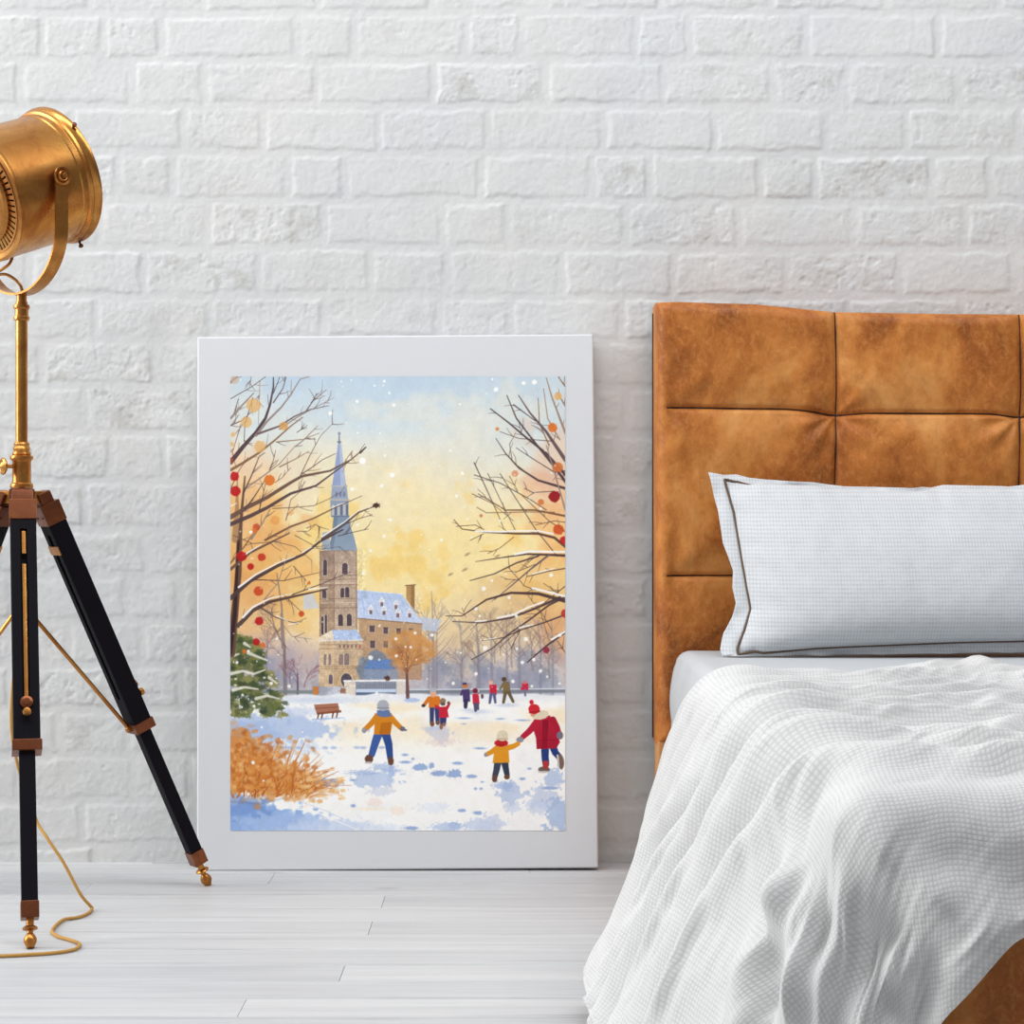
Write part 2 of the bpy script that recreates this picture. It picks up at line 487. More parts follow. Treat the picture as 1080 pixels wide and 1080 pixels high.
        # brass band near the top of the inner face, clamp at the joint
        if i != 0:
            MB().box(P(0.082) - dep * (D/2 + 0.0006), W + 0.001, 0.0020, 0.016, A, 0.0004).build('band', brass, leg)
        MB().box(P(U1 - 0.004), W + 0.005, D + 0.005, 0.018, A, 0.0012).build('clamp', bronze, leg)
        MB().lathe(P(U1 - 0.055) + dep * (D/2), dep, [(0.003,0), (0.003,0.006), (0.0062,0.007), (0.0070,0.010), (0.0055,0.0135), (0,0.0145)], n=18).build('thumb_screw', brass, leg)
        # brass slide in the slot of the outer face
        sl = MB()
        sl.box(P(0.078) + dep * (D/2 - 0.0022), 0.0062, 0.0035, 0.040, A, 0.0008)
        sl.box(P(0.232) + dep * (D/2 - 0.0022), 0.0062, 0.0035, 0.232, A, 0.0008)
        sl.box(P(0.232) + dep * (D/2 - 0.0000), 0.0024, 0.0024, 0.230, A, 0.0006)
        sl.build('slide_rail', brass, leg)
        MB().lathe(P(0.352) + dep * (D/2 - 0.001), dep, [(0.004,0), (0.0098,0.001), (0.0104,0.003), (0.0098,0.0055), (0.0060,0.0065), (0.0058,0.0085), (0.0,0.0090)], n=24).build('bolt', bronze, leg)
        # ferrule and turned foot
        MB().box(P(L1 + 0.004), 0.0275, 0.0255, 0.026, A, 0.0012).build('ferrule', bronze, leg)
        fz = P(L1 + 0.014); fa = (F - fz).normalized(); fl = (F - fz).length
        k = fl / 0.048
        MB().lathe(F, Z if False else -fa, [(0.0,0.0), (0.0058,0.0008*k), (0.0066,0.004*k), (0.0098,0.010*k), (0.0098,0.015*k), (0.0066,0.021*k), (0.0046,0.023*k), (0.0046,0.027*k), (0.0112,0.029*k), (0.0118,0.031*k), (0.0100,0.033*k), (0.0060,0.035*k), (0.0060,0.048*k), (0,0.048*k)], n=24).build('foot', brass, leg)
        # stay rod
        end = P(U1 - 0.006) - dep * (D/2 + 0.004)
        MB().tube([jc + (end - jc).normalized() * 0.008, end], 0.0036, n=10, smooth=1).lathe(end + dep * 0.004, -dep, [(0,0), (0.0058,0), (0.0058,0.008), (0.004,0.010), (0,0.010)], n=14).build('stay_rod', brass, leg)
    # --- lamp head
    el = math.radians(20.0); az = math.radians(46.5)
    Ax = V(math.cos(el)*math.cos(az), math.cos(el)*math.sin(az), math.sin(el)).normalized()
    H = C + V(0, 0, 1.2047)
    R = 0.1075; hl = 0.082; hf = 0.064
    body = MB().lathe(H, Ax, [(R-0.016, -hl+0.001), (R-0.004, -hl-0.004), (R+0.001, -hl-0.002), (R+0.0015, -hl+0.003), (R, -hl+0.006), (R, hf-0.012), (R-0.003, hf-0.012), (R-0.003, -hl+0.004)], n=96, closed=False).build('lamp_housing', brass, root)
    rim = MB().lathe(H, Ax, [(R, hf-0.022), (R+0.0015, hf-0.020), (R+0.0015, hf-0.010), (R+0.005, hf-0.008), (R+0.0060, hf-0.004), (R+0.0040, hf-0.001), (R+0.0070, hf+0.002), (R+0.0095, hf+0.006), (R+0.0095, hf+0.011), (R+0.0065, hf+0.013), (R-0.004, hf+0.010), (R-0.004, hf-0.014)], n=96, closed=False).build('rim', brass, body)
    MB().lathe(H, Ax, [(0,hf-0.004), (0.05,hf+0.004-0.004), (R-0.005,hf-0.004), (R-0.005,hf-0.008), (0,hf-0.008)], n=64).build('lens', glass.m, body)
    up = (Z - Ax * Z.dot(Ax)).normalized(); side = Ax.cross(up).normalized()
    # screw on the rim
    for ang in (38, 158, 278):
        a = math.radians(ang); rd = (side * math.cos(a) + up * math.sin(a))
        MB().lathe(H + Ax * (hf + 0.004) + rd * (R + 0.007), rd, [(0.0022,0), (0.0022,0.006), (0.0040,0.007), (0.0044,0.0095), (0.0030,0.012), (0,0.0125)], n=16).build('rim_screw', bronze, rim)
    # rear vent plate: raised rings, radial slots, dark inside
    MB().lathe(H, -Ax, [(0.0,hl-0.016), (R-0.006,hl-0.016), (R-0.006,hl-0.013), (0,hl-0.013)], n=64).build('vent_backing', hole, body)
    vp = MB()
    vp.lathe(H, -Ax, [(R-0.016, hl-0.001), (R-0.016, hl+0.001), (R-0.0125, hl+0.0015), (R-0.012, hl-0.002)], n=72, closed=False)
    N = 56
    for k in range(N):
        a = 2*PI*k/N; rd = side * math.cos(a) + up * math.sin(a); tg = Ax.cross(rd).normalized()
        vp.box(H - Ax * (hl - 0.0005) + rd * (R - 0.0235), 0.0175, 0.0066, 0.0022, (rd, tg, Ax), 0.0004, 1)
    vp.lathe(H, -Ax, [(R-0.032, hl-0.002), (R-0.0315, hl+0.004), (R-0.035, hl+0.008), (R-0.041, hl+0.009), (R-0.045, hl+0.005), (R-0.062, hl+0.012), (0.03, hl+0.019), (0.0, hl+0.020)], n=72, closed=False)
    vp.build('vent_plate', brass, body)
    # --- yoke
    p = V(math.sin(az), -math.cos(az), 0); q = V(math.cos(az), math.sin(az), 0)
    yr = 0.1165; pts = []
    drop = 0.080; low = 1.2047 - 1.0235
    for s in np.linspace(0.0, 1.0, 10)[:-1]: pts.append(H + p * yr + V(0,0, 0.010 - (drop + 0.010) * s))
    for a in np.linspace(0, PI, 41):
        pts.append(H + p * yr * math.cos(a) + V(0,0, -drop - (low - drop) * math.sin(a)))
    for s in np.linspace(0.0, 1.0, 10)[1:]: pts.append(H - p * yr + V(0,0, -drop + (drop + 0.010) * s))
    yoke = MB().strip(pts, q, 0.0235, 0.0035)
    for s in (1, -1):
        yoke.lathe(H + p * s * (yr - 0.0018) + V(0,0,0.006), p * s, [(0,0), (0.0118,0), (0.0118,0.0035), (0,0.0035)], n=32)
    yoke = yoke.build('yoke', brass, root)
    for s in (1, -1):
        b0 = H + p * s * (R - 0.002)
        MB().lathe(b0 + V(0,0,0.003), p * s, [(0.006,0), (0.006,0.0125), (0.0150,0.0125), (0.0158,0.0140), (0.0150,0.0155), (0.0112,0.0148), (0.0100,0.0130), (0.0092,0.0165), (0.0078,0.0185), (0.0060,0.0180), (0.0050,0.0165), (0.0042,0.0200), (0,0.0210)], n=36).build('pivot_bolt', brass, yoke)
    # lead looping from the housing into the pole, and the long cord on the floor
    top = C + V(0,0,1.020)
    MB().tube([H - Ax*0.055 - up*(R-0.004), H - Ax*0.070 - up*(R+0.010), C + V(-0.045,-0.012,1.054), C + V(-0.024,-0.012,1.0555), C + V(-0.006,-0.010,1.045), C + V(0.002,-0.008,1.032), C + V(0.001,-0.004,1.016)], 0.0026, smooth=10).build('lamp_cable', brass, root)
    def fl(px, py, r=0.0028):
        d = 1405.0 / (py - 540.0); return V((px - 540) * d / 2128.0, d - CAM_D, r)
    cord = [C + V(0.0,0.0,0.66), C + V(0.0,-0.012,0.50), C + V(-0.012,-0.02,0.30), V(-0.800,-0.43,0.16), V(-0.7705,-0.452,0.118), V(-0.742,-0.462,0.080), V(-0.714,-0.466,0.030), V(-0.699,-0.458,0.008),
            fl(97,960), fl(93,965), fl(82,969.5), fl(67,972), fl(58,979), fl(55,985), fl(62,990), fl(74,993.5), fl(84,998), fl(78,1003.5), fl(58,1007), fl(30,1009), fl(0,1010.5), fl(-40,1012), fl(-110,1008), fl(-190,1000)]
    MB().tube(cord, 0.0027, smooth=8).build('power_cord', cordm, root)
    return root

build_lamp()
# ------------------------------------------------------------------ bed
def mat_leather(name='tan_leather', light=False):
    m = NT(name); co = m.coord('Object')
    mp = m.n('Mapping'); m.set(mp, 'Vector', co); mp.inputs['Scale'].default_value = (1.0, 1.0, 0.7)
    big = m.noise(mp.outputs[0], 7.5, 5, 0.62, 0.5); mid = m.noise(mp.outputs[0], 26.0, 6, 0.7, 0.3); fine = m.noise(co, 260.0, 4, 0.65)
    hair = m.noise(mp.outputs[0], 90.0, 4, 0.7, 0.8)
    c = m.ramp(big, [(0.32, rgb(122,62,20)), (0.43, rgb(168,94,34)), (0.55, rgb(194,120,52)), (0.70, rgb(216,152,84))])
    c = m.mix(m.math('MULTIPLY', m.ramp(mid, [(0.42, (0,0,0)), (0.72, (1,1,1))]), 0.55), c, rgb(138,72,22))
    c = m.mix(m.math('MULTIPLY', m.ramp(hair, [(0.48, (0,0,0)), (0.75, (1,1,1))]), 0.45), c, rgb(216,152,82))
    c = m.mix(m.math('MULTIPLY', m.ramp(fine, [(0.45, (0,0,0)), (0.75, (1,1,1))]), 0.3), c, rgb(206,142,76))
    m.bs(Base_Color=c, Roughness=m.ramp(mid, [(0.3, (0.62,)*3), (0.7, (0.48,)*3)]))
    m.b.inputs['Specular IOR Level'].default_value = 0.3
    m.bump(m.math('ADD', fine, m.math('MULTIPLY', mid, 0.8)), 0.22, 0.0012)
    return m.m

def mat_weave(name, base, dark, period, kx=1.0, ky=1.0, contrast=0.5, bump=0.6, uvname='weave'):
    """cell-woven cotton: raised cells between sunken threads, laid out along the cloth's own weave"""
    m = NT(name)
    uv = m.n('UVMap', uv_map=uvname).outputs[0]
    nz = m.n('TexNoise', {'Scale': 60.0, 'Detail': 2.0}); m.set(nz, 'Vector', uv)
    sep = m.n('SeparateXYZ'); m.set(sep, 0, uv)
    wob = m.math('MULTIPLY', m.math('SUBTRACT', nz.outputs[0], 0.5), period * 0.5)
    def wave(ch, k):
        x = m.math('ADD', sep.outputs[ch], wob)
        s = m.math('SINE', m.math('MULTIPLY', x, 2 * PI / (period * k)))
        return m.math('MULTIPLY_ADD', s, 0.5, 0.5)
    a = wave(0, kx); b = wave(1, ky)
    pa = m.math('POWER', a, 0.45); pb = m.math('POWER', b, 0.45)
    h = m.math('MULTIPLY', pa, pb)
    fine = m.noise(uv, 1800.0, 2, 0.6)
    gap = m.math('SUBTRACT', 1.0, m.math('MINIMUM', m.math('MULTIPLY_ADD', h, 1.3, 0.0), 1.0))
    big = m.noise(uv, 40.0, 3, 0.6)
    gv = m.math('MULTIPLY', gap, m.math('MULTIPLY_ADD', big, 0.6, contrast - 0.3))
    c = m.mix(gv, base, dark)
    m.bs(Base_Color=c, Roughness=0.85)
    m.b.inputs['Specular IOR Level'].default_value = 0.15
    m.b.inputs['Sheen Weight'].default_value = 0.15
    m.bump(m.math('ADD', h, m.math('MULTIPLY', fine, 0.35)), bump, period * 0.22)
    return m.m

XL, XR, YF = 0.290, 1.890, -2.01        # mattress edges
ZT = 0.408                               # mattress top

def build_headboard(bed, leather, light, dark):
    x0, x1 = 0.2635, 1.9165; zb = 0.236
    topx = [x0, 0.30, 0.38, 0.44, 0.52, 0.588, 0.66, 0.79, 0.924, 1.26, 1.59, 1.66, 1.74, 1.80, 1.88, x1]
    topz = [1.043, 1.0445, 1.042, 1.0405, 1.033, 1.0260, 1.0245, 1.0225, 1.0215, 1.0215, 1.026, 1.033, 1.0405, 1.042, 1.0445, 1.043]
    seams = [0.588, 0.924, 1.256, 1.592]
    def zseam1(x):
        b = np.interp(x, [x0, 0.50, 0.62, 1.0, x1], [0.8505, 0.8475, 0.8400, 0.8385, 0.8385])
        for s in seams: b = b - 0.0055 * np.exp(-((x - s) / 0.035) ** 2)
        return b
    def zseam2(x): return np.interp(x, [x0, x1], [0.544, 0.546])
    nx, nz = 560, 320
    u = np.linspace(0, 1, nx); v = np.linspace(0, 1, nz)
    # denser towards the rim
    U, Vv = np.meshgrid(u, v)
    X = x0 + (x1 - x0) * U
    ztop = np.interp(X, topx, topz)
    Zz = zb + (ztop - zb) * Vv
    e = np.minimum(np.minimum(X - x0, x1 - X), np.minimum(ztop - Zz, Zz - zb))
    r = 0.024
    ee = np.clip(e, 0, r)
    roll = r - np.sqrt(np.maximum(r * r - (r - ee) ** 2, 0))
    depth = roll.copy()
    z1 = zseam1(X); z2 = zseam2(X)
    fade = sstep(0.012, 0.034, np.minimum(X - x0, x1 - X)); fadt = sstep(-0.01, 0.02, ztop - Zz)
    def groove(d, fd):
        return fd * (0.0070 * np.exp(-(d / 0.0042) ** 2) + 0.0085 * np.exp(-(np.abs(d) / 0.030) ** 1.5))
    g = np.maximum(groove(Zz - z1, fade), groove(Zz - z2, fade))
    for s in seams: g = np.maximum(g, groove(X - s - 0.004 * np.sin(Zz * 9), fadt))
    depth += g
    # buttonless tufts pull the leather into small rays
    for s in seams:
        for zs in (zseam1(np.array([s]))[0], zseam2(np.array([s]))[0]):
            dx, dz = X - s, Zz - zs; rr = np.hypot(dx, dz); an = np.arctan2(dz, dx)
            depth += 0.009 * np.exp(-(rr / 0.030) ** 2)
            depth += 0.0030 * np.sin(an * 9 + 1.3 * s * 7) * np.exp(-((rr - 0.050) / 0.034) ** 2) * (0.4 + 0.6 * (dz < 0))
    for zs in (zseam1(np.array([x0]))[0], 0.544):
        dx, dz = X - (x0 + 0.022), Zz - zs; rr = np.hypot(dx, dz); an = np.arctan2(dz, dx)
        depth += 0.0020 * np.sin(an * 6) * np.exp(-((rr - 0.06) / 0.03) ** 2)
    depth += (fbm(X * 9, Zz * 9, 5, 3) - 0.5) * 0.006 + (fbm(X * 34, Zz * 34, 6, 3) - 0.5) * 0.0022
    yf = -0.133
    Y = yf + depth
    P = np.stack([X, Y, Zz], -1)
    # returns: sides, top and underside run back towards the wall
    yb = -0.026
    def ring(Pin, t):
        Q = Pin.copy(); return Q
    L = [P[:, :1].copy() for _ in range(3)]; R_ = [P[:, -1:].copy() for _ in range(3)]
    for k, t in enumerate((1.0, 0.66, 0.33)):
        L[k][..., 1] = P[:, :1, 1] + (yb - P[:, :1, 1]) * t
        R_[2 - k][..., 1] = P[:, -1:, 1] + (yb - P[:, -1:, 1]) * t
    P = np.concatenate(L + [P] + R_, 1)
    B = [P[:1].copy() for _ in range(3)]; T = [P[-1:].copy() for _ in range(3)]
    for k, t in enumerate((1.0, 0.66, 0.33)):
        B[k][..., 1] = P[:1, :, 1] + (yb - P[:1, :, 1]) * t
        T[2 - k][..., 1] = P[-1:, :, 1] + (yb - P[-1:, :, 1]) * t
    P = np.concatenate(B + [P] + T, 0)
    hb = grid_obj('headboard', P, leather, bed)
    off = Vector((0,0,0)) - bed.location
    hb.data.transform(Matrix.Translation(off))
    # dark stitched seams lying in the grooves
    def surf(xa, za):
        i = int(np.clip(round((xa - x0) / (x1 - x0) * (nx - 1)), 0, nx - 1))
        zt = float(np.interp(xa, topx, topz)); j = int(np.clip(round((za - zb) / (zt - zb) * (nz - 1)), 0, nz - 1))
        return float(Y[j, i])
    def seam(pts):
        MB().tube([V(x, surf(x, z) - 0.0004, z) for x, z in pts], 0.00155, n=8, smooth=1).build('seam', dark, hb)
    xs = np.linspace(x0 + 0.018, x1 - 0.018, 220)
    seam([(x, float(zseam1(np.array([x]))[0])) for x in xs])
    seam([(x, float(zseam2(np.array([x]))[0])) for x in xs])
    for s in seams:
        zz = np.linspace(0.26, float(np.interp(s, topx, topz)) - 0.002, 120)
        seam([(s + 0.004 * math.sin(z * 9), float(z)) for z in zz])
    # thin dark edge binding down the left and right
    for xe in (x0 - 0.0006, x1 + 0.0006):
        MB().tube([V(xe, yb - 0.012, zb + 0.004), V(xe, yb - 0.012, 1.030)], 0.0018, n=8, smooth=1).build('edge_piping', dark, hb)
    return hb

def build_bed():
    leather = mat_leather(); light = mat_simple('pale_tan_hide', rgb(206,152,98), 0.55, nscale=30)
    dark = mat_simple('dark_brown_thread', rgb(66,36,22), 0.7, nscale=300)
    bed = empty('bed', (1.09, -1.0, 0), 'double bed with a tan leather panelled headboard against the white brick wall', 'bed')
    build_headboard(bed, leather, light, dark)
    mb = MB(); t = bmesh.new(); bmesh.ops.create_cube(t, size=1)
    bmesh.ops.scale(t, vec=(1.570, 1.845, 0.250), verts=t.verts)
    bmesh.ops.bevel(t, geom=[e for e in t.edges if abs(e.verts[0].co.z - e.verts[1].co.z) > 0.01 and min(v.co.y for v in e.verts) < 0], offset=0.10, segments=8, affect='EDGES', profile=0.5)
    bmesh.ops.bevel(t, geom=[e for e in t.edges if abs(e.verts[0].co.z - e.verts[1].co.z) < 1e-5], offset=0.014, segments=4, affect='EDGES', profile=0.5)
    bmesh.ops.translate(t, vec=(1.09, -1.0565, 0.205), verts=t.verts); mb._add(t)
    mb.build('bed_base', leather, bed)
    for sx in (0.300, 1.880):
        MB().box(V(sx, -0.082, 0.122), 0.070, 0.085, 0.244, None, 0.006).build('headboard_leg', light, bed)
    for sx in (0.37, 1.81):
        for sy in (-0.25, -1.92):
            MB().box(V(sx, sy, 0.042), 0.07, 0.07, 0.084, None, 0.006).build('foot', dark, bed)
    # mattress under a smooth white sheet
    sheet = mat_simple('white_cotton_sheet', rgb(186,189,192), 0.85, spec=0.1, nscale=16, nstr=0.25, var=0.02)
    n = 150; r = 0.05
    mt = MB(); t = bmesh.new(); bmesh.ops.create_cube(t, size=1)
    bmesh.ops.scale(t, vec=(XR-XL-0.028, abs(YF)-0.170, ZT-0.331), verts=t.verts)
    bmesh.ops.bevel(t, geom=[e for e in t.edges if abs(e.verts[0].co.z - e.verts[1].co.z) > 0.01 and min(v.co.y for v in e.verts) < 0], offset=0.10, segments=8, affect='EDGES', profile=0.5)
    bmesh.ops.bevel(t, geom=[e for e in t.edges if abs(e.verts[0].co.z - e.verts[1].co.z) < 1e-5], offset=0.022, segments=5, affect='EDGES', profile=0.5)
    bmesh.ops.translate(t, vec=((XL+XR)/2, (-0.145 + YF + 0.025)/2, (0.331 + ZT)/2), verts=t.verts); mt._add(t)
    ob = mt.build('mattress', sheet)
    ob['label'] = 'thick mattress in a plain white fitted sheet on the leather bed'; ob['category'] = 'mattress'
    # sheet corner hanging loose at the left of the headboard
    ys = np.linspace(-0.150, -1.30, 90); hs = np.concatenate([np.linspace(-3.4, 0, 12), np.linspace(0, 1, 44)[1:]])
    Pg = np.zeros((len(hs), len(ys), 3))
    for i, h in enumerate(hs):
        s = h * 0.34
        for j, y in enumerate(ys):
            R0 = 0.026
            if s < 0.16: x, z = XL + 0.16 + 0.034 - s, ZT + 0.0012
            elif s < 0.20:
                a = (s - 0.16) / 0.04 * PI / 2; x, z = XL + 0.034 - R0 * math.sin(a), ZT + 0.0012 - R0 * (1 - math.cos(a))
            else:
                k = s - 0.20; x, z = XL + 0.008 - 0.009 * math.sin(min(k / 0.1, 1) * PI * 0.75), ZT - 0.025 - k
            wr = (float(vnoise(np.array(y * 22.0), np.array(s * 9.0), 3)) - 0.5) * 0.006 * min(1, max(0, (s - 0.14) / 0.05))
            Pg[i, j] = (x - wr - 0.002 * (s > 0.2), y, z + (abs(wr) * 0.3))
    sh = grid_obj('sheet', Pg, sheet, ob)
    sol = sh.modifiers.new('thickness', 'SOLIDIFY'); sol.thickness = 0.0015; sol.offset = 1
    return bed

def build_pillow():
    S = 608.0
    fx = lambda p: (p - 540) / S
    fz = lambda p: CAM_H - (p - 540) / S
    cloth = mat_weave('pillow_waffle', rgb(207,210,213), rgb(140,143,148), 0.0038, 1.4, 1.9, 0.34, 0.4)
    pip = mat_simple('brown_piping', rgb(98,78,62), 0.8, nscale=500)
    zin = [fz(p) for p in (691, 684.5, 668, 645.5, 595.5, 541, 504.5)]
    xin = [fx(p) for p in (776.7, 776.0, 784, 792, 785.5, 779, 770)]
    zo = [fz(p) for p in (693, 687, 669, 653, 638, 622, 604, 575.5, 540, 499)]
    xo = [fx(p) for p in (761, 759, 763, 773, 777, 774, 775.5, 766.7, 763, 754)]
    W = 0.735; xc = fx(754) + W / 2
    tpx = [fx(p) for p in (754, 770, 785, 797, 815, 868, 880, 900, 973, 984, 995.5, 1009, 1080)] + [fx(754) + W]
    tpz = [fz(p) for p in (499, 502, 501.5, 505, 507, 510, 512, 514.5, 516, 515, 516, 513, 514.5)] + [fz(500)]
    bix = [fx(p) for p in (776, 794, 803, 859, 900, 1004, 1080)] + [fx(754) + W - 0.03]
    biz = [fz(p) for p in (691, 688, 689.5, 684.5, 682.6, 678.5, 677)] + [fz(688)]
    box = [fx(760), fx(880), fx(991), fx(1080), fx(754) + W]
    boz = [fz(693), fz(692), fz(690), fz(689), fz(692)]
    def mirror_x(x): return 2 * xc - x
    def inner(p, q):
        zl = np.interp(q, np.linspace(0, 1, 7) ** 1.0, zin)
        # parametrise the left edge by height
        zq = zin[0] + (zin[-1] - zin[0]) * q
        xl = np.interp(zq, zin, xin); xr = mirror_x(xl)
        x = xl + (xr - xl) * p
        zb = np.interp(x, bix, biz); zt = np.interp(x, tpx, tpz) - 0.013 + 0.006 * np.exp(-((p) / 0.02) ** 2)
        return x, zb + (zt - zb) * q
    def lean(z): return -0.325 + (z - 0.41) * 0.42
    n, m = 260, 130
    p = (1 - np.cos(np.linspace(0, PI, n))) / 2; p = 0.5 * p + 0.5 * np.linspace(0, 1, n)
    q = (1 - np.cos(np.linspace(0, PI, m))) / 2; q = 0.6 * q + 0.4 * np.linspace(0, 1, m)
    Pp, Qq = np.meshgrid(p, q)
    x, z = inner(Pp, Qq)
    f = (1 - np.abs(2 * Pp - 1) ** 3.2) ** 0.62 * (1 - np.abs(2 * Qq - 1) ** 2.6) ** 0.62
    wr = (fbm(x * 14, z * 14, 3, 3) - 0.5) * 0.004 * f
    z = z + 0.021 * np.sin(np.clip((Qq - 0.78) / 0.22, 0, 1) ** 1.8 * PI) * sstep(0.02, 0.09, np.minimum(Pp, 1 - Pp))
    d = np.minimum(x - x.min(), x.max() - x)
    # soft puckers running in from the short edges
    pk = 0.0035 * np.sin(z * 130 + 8 * fbm(z * 10, x * 4, 8, 2)) * np.exp(-(d / 0.06) ** 1.5) * f ** 0.5
    yfr = lean(z) - 0.088 * f + wr + pk
    ybk = lean(z) + 0.042 * f
    uv = np.stack([x, z * 1.0], -1)
    root = grid_obj('pillow', np.stack([x, yfr, z], -1), cloth, None, uv)
    bm = bmesh.new(); bm.from_mesh(root.data)
    bk = grid_obj('tmp_back', np.stack([x, ybk, z], -1), cloth, None, uv, flip=True)
    bm.from_mesh(bk.data); bmesh.ops.remove_doubles(bm, verts=bm.verts, dist=1e-5)
    bm.to_mesh(root.data); bm.free()
    mb = bk.data; bpy.data.objects.remove(bk); bpy.data.meshes.remove(mb)
    root['label'] = 'pale grey waffle pillow with brown piping leaning on the leather headboard'; root['category'] = 'pillow'
    # flange: a flat border all round the body
    ins = []; outs = []
    K = 240
    for t in np.linspace(0, 1, K):          # left edge upwards
        a, b = inner(np.array([0.0]), np.array([t])); ins.append((a[0], b[0]))
        zz = zo[0] + (zo[-1] - zo[0]) * t; outs.append((float(np.interp(zz, zo, xo)), zz))
    for t in np.linspace(0, 1, 3 * K)[1:]:  # top to the right
        a, b = inner(np.array([t]), np.array([1.0])); ins.append((a[0], b[0]))
        xx = fx(754) + W * t; outs.append((xx, float(np.interp(xx, tpx, tpz))))
    for t in np.linspace(1, 0, K)[1:]:
        a, b = inner(np.array([1.0]), np.array([t])); ins.append((a[0], b[0]))
        zz = zo[0] + (zo[-1] - zo[0]) * t; outs.append((mirror_x(float(np.interp(zz, zo, xo))), zz))
    for t in np.linspace(1, 0, 3 * K)[1:]:
        a, b = inner(np.array([t]), np.array([0.0])); ins.append((a[0], b[0]))
        xx = fx(760) + (W - 2 * (fx(760) - fx(754))) * t; outs.append((xx, float(np.interp(xx, box, boz))))
    ins = np.array(ins); outs = np.array(outs)
    R = 9; Pf = np.zeros((R, len(ins), 3)); uvf = np.zeros((R, len(ins), 2))
    for k in range(R):
        t = k / (R - 1)
        c = ins * (1 - t) + outs * t
        wv = (vnoise(c[:, 0] * 28 + 3, c[:, 1] * 28, 12) - 0.5) * 0.022 * t
        Pf[k, :, 0] = c[:, 0]; Pf[k, :, 2] = c[:, 1]
        Pf[k, :, 1] = lean(c[:, 1]) + 0.004 * t + wv
        uvf[k] = np.stack([c[:, 0], c[:, 1]], -1)
    fg = grid_obj('flange', Pf, cloth, root, uvf)
    sol = fg.modifiers.new('thickness', 'SOLIDIFY'); sol.thickness = 0.003; sol.offset = 0
    pts = [V(a, lean(b) - 0.004, b) for a, b in ins[::6]]
    mbp = MB().tube(pts + [pts[0]], 0.0021, n=8, smooth=1).build('piping', pip, root)
    root.location.z = 0.003
    return root
# ------------------------------------------------------------------ blanket
CXL, CXR, CYF = XL - 0.010, XR + 0.010, YF - 0.010     # the cloth lies a finger outside the mattress

def drape_base(X, Y):
    """flat cloth coordinates (X to the right, Y towards the wall) -> draped position over the mattress"""
    r = 0.055                              # roundness of the mattress edge under the cloth
    rc = 0.10                              # plan rounding of the corners
    top = ZT + 0.007
    cx = np.clip(X, CXL + rc, CXR - rc); cy = np.maximum(Y, CYF + rc)
    dx, dy = X - cx, Y - cy
    d = np.hypot(dx, dy)
    nx = np.where(d > 1e-9, dx / np.maximum(d, 1e-9), 0); ny = np.where(d > 1e-9, dy / np.maximum(d, 1e-9), 0)
    s = np.maximum(d - (rc - r), 0)        # arc length past the start of the edge roll
    foot = np.clip(-ny, 0, 1) ** 1.5
    back = sstep(-1.55, -0.65, Y)
    slope = np.radians((67.5 + 6.5 * back) * (1 - foot) + 78.0 * foot)   # steepness of the hanging cloth
    th = np.minimum(s / r, slope)
    out = r * np.sin(th); dn = r * (1 - np.cos(th))
    rest = np.maximum(s - slope * r, 0)
    out = out + rest * np.cos(slope); dn = dn + rest * np.sin(slope)
    z = top - dn
    fl = 0.010
    over = np.maximum(fl - z, 0)           # what reaches the floor spreads outwards and puffs up
    out = out - over / np.tan(slope) + over * 0.30
    out = out + 0.022 * np.exp(-((Y + 1.22) / 0.16) ** 2) * (1 - foot) * sstep(0.22, 0.05, z) * sstep(-0.02, 0.03, s)
    puff = 0.012 * sstep(-0.72, -0.95, Y) * (1 - foot)
    near = np.exp(-((z - 0.012) / 0.05) ** 2)
    z = np.maximum(z, fl) + puff * np.where(over > 0, np.cos(np.clip(over / 0.10, 0, 1) * PI / 2), near)
    flat = np.minimum(d, rc - r)
    return np.stack([cx + nx * (flat + out), cy + ny * (flat + out), z], -1)

def project(P):
    zc = P[..., 1] + CAM_D
    return 540 + 2128 * P[..., 0] / zc, 540 - 2128 * (P[..., 2] - CAM_H) / zc

def hem_foot(X):      # front hem in flat cloth coordinates
    return 0.010 * np.sin(X * 31) + 0.006 * np.sin(X * 74 + 1) + np.interp(X, [-0.4, 0.10, 0.29, 0.366, 0.444, 0.55, 0.70, 2.2], [-2.68, -2.48, -2.26, -2.185, -2.135, -2.095, -2.065, -2.065])
def hem_back(X):
    return np.interp(X, [-0.4, -0.05, 0.10, 0.29, 0.36, 0.50, 0.62, 0.72, 0.86, 2.2], [-0.53, -0.60, -0.69, -0.80, -0.84, -0.88, -0.80, -0.66, -0.84, -0.82])
def hem_left(Y):
    y = np.array([-2.6, -2.2, -1.6, -1.3, -1.1, -0.95, -0.85, -0.75, -0.65, -0.55]); v = np.array([-0.26, -0.22, -0.185, -0.185, -0.185, -0.175, -0.165, -0.15, -0.14, -0.13])
    return sum(np.interp(Y + o, y, v) for o in (-0.06, -0.03, 0, 0.03, 0.06)) / 5
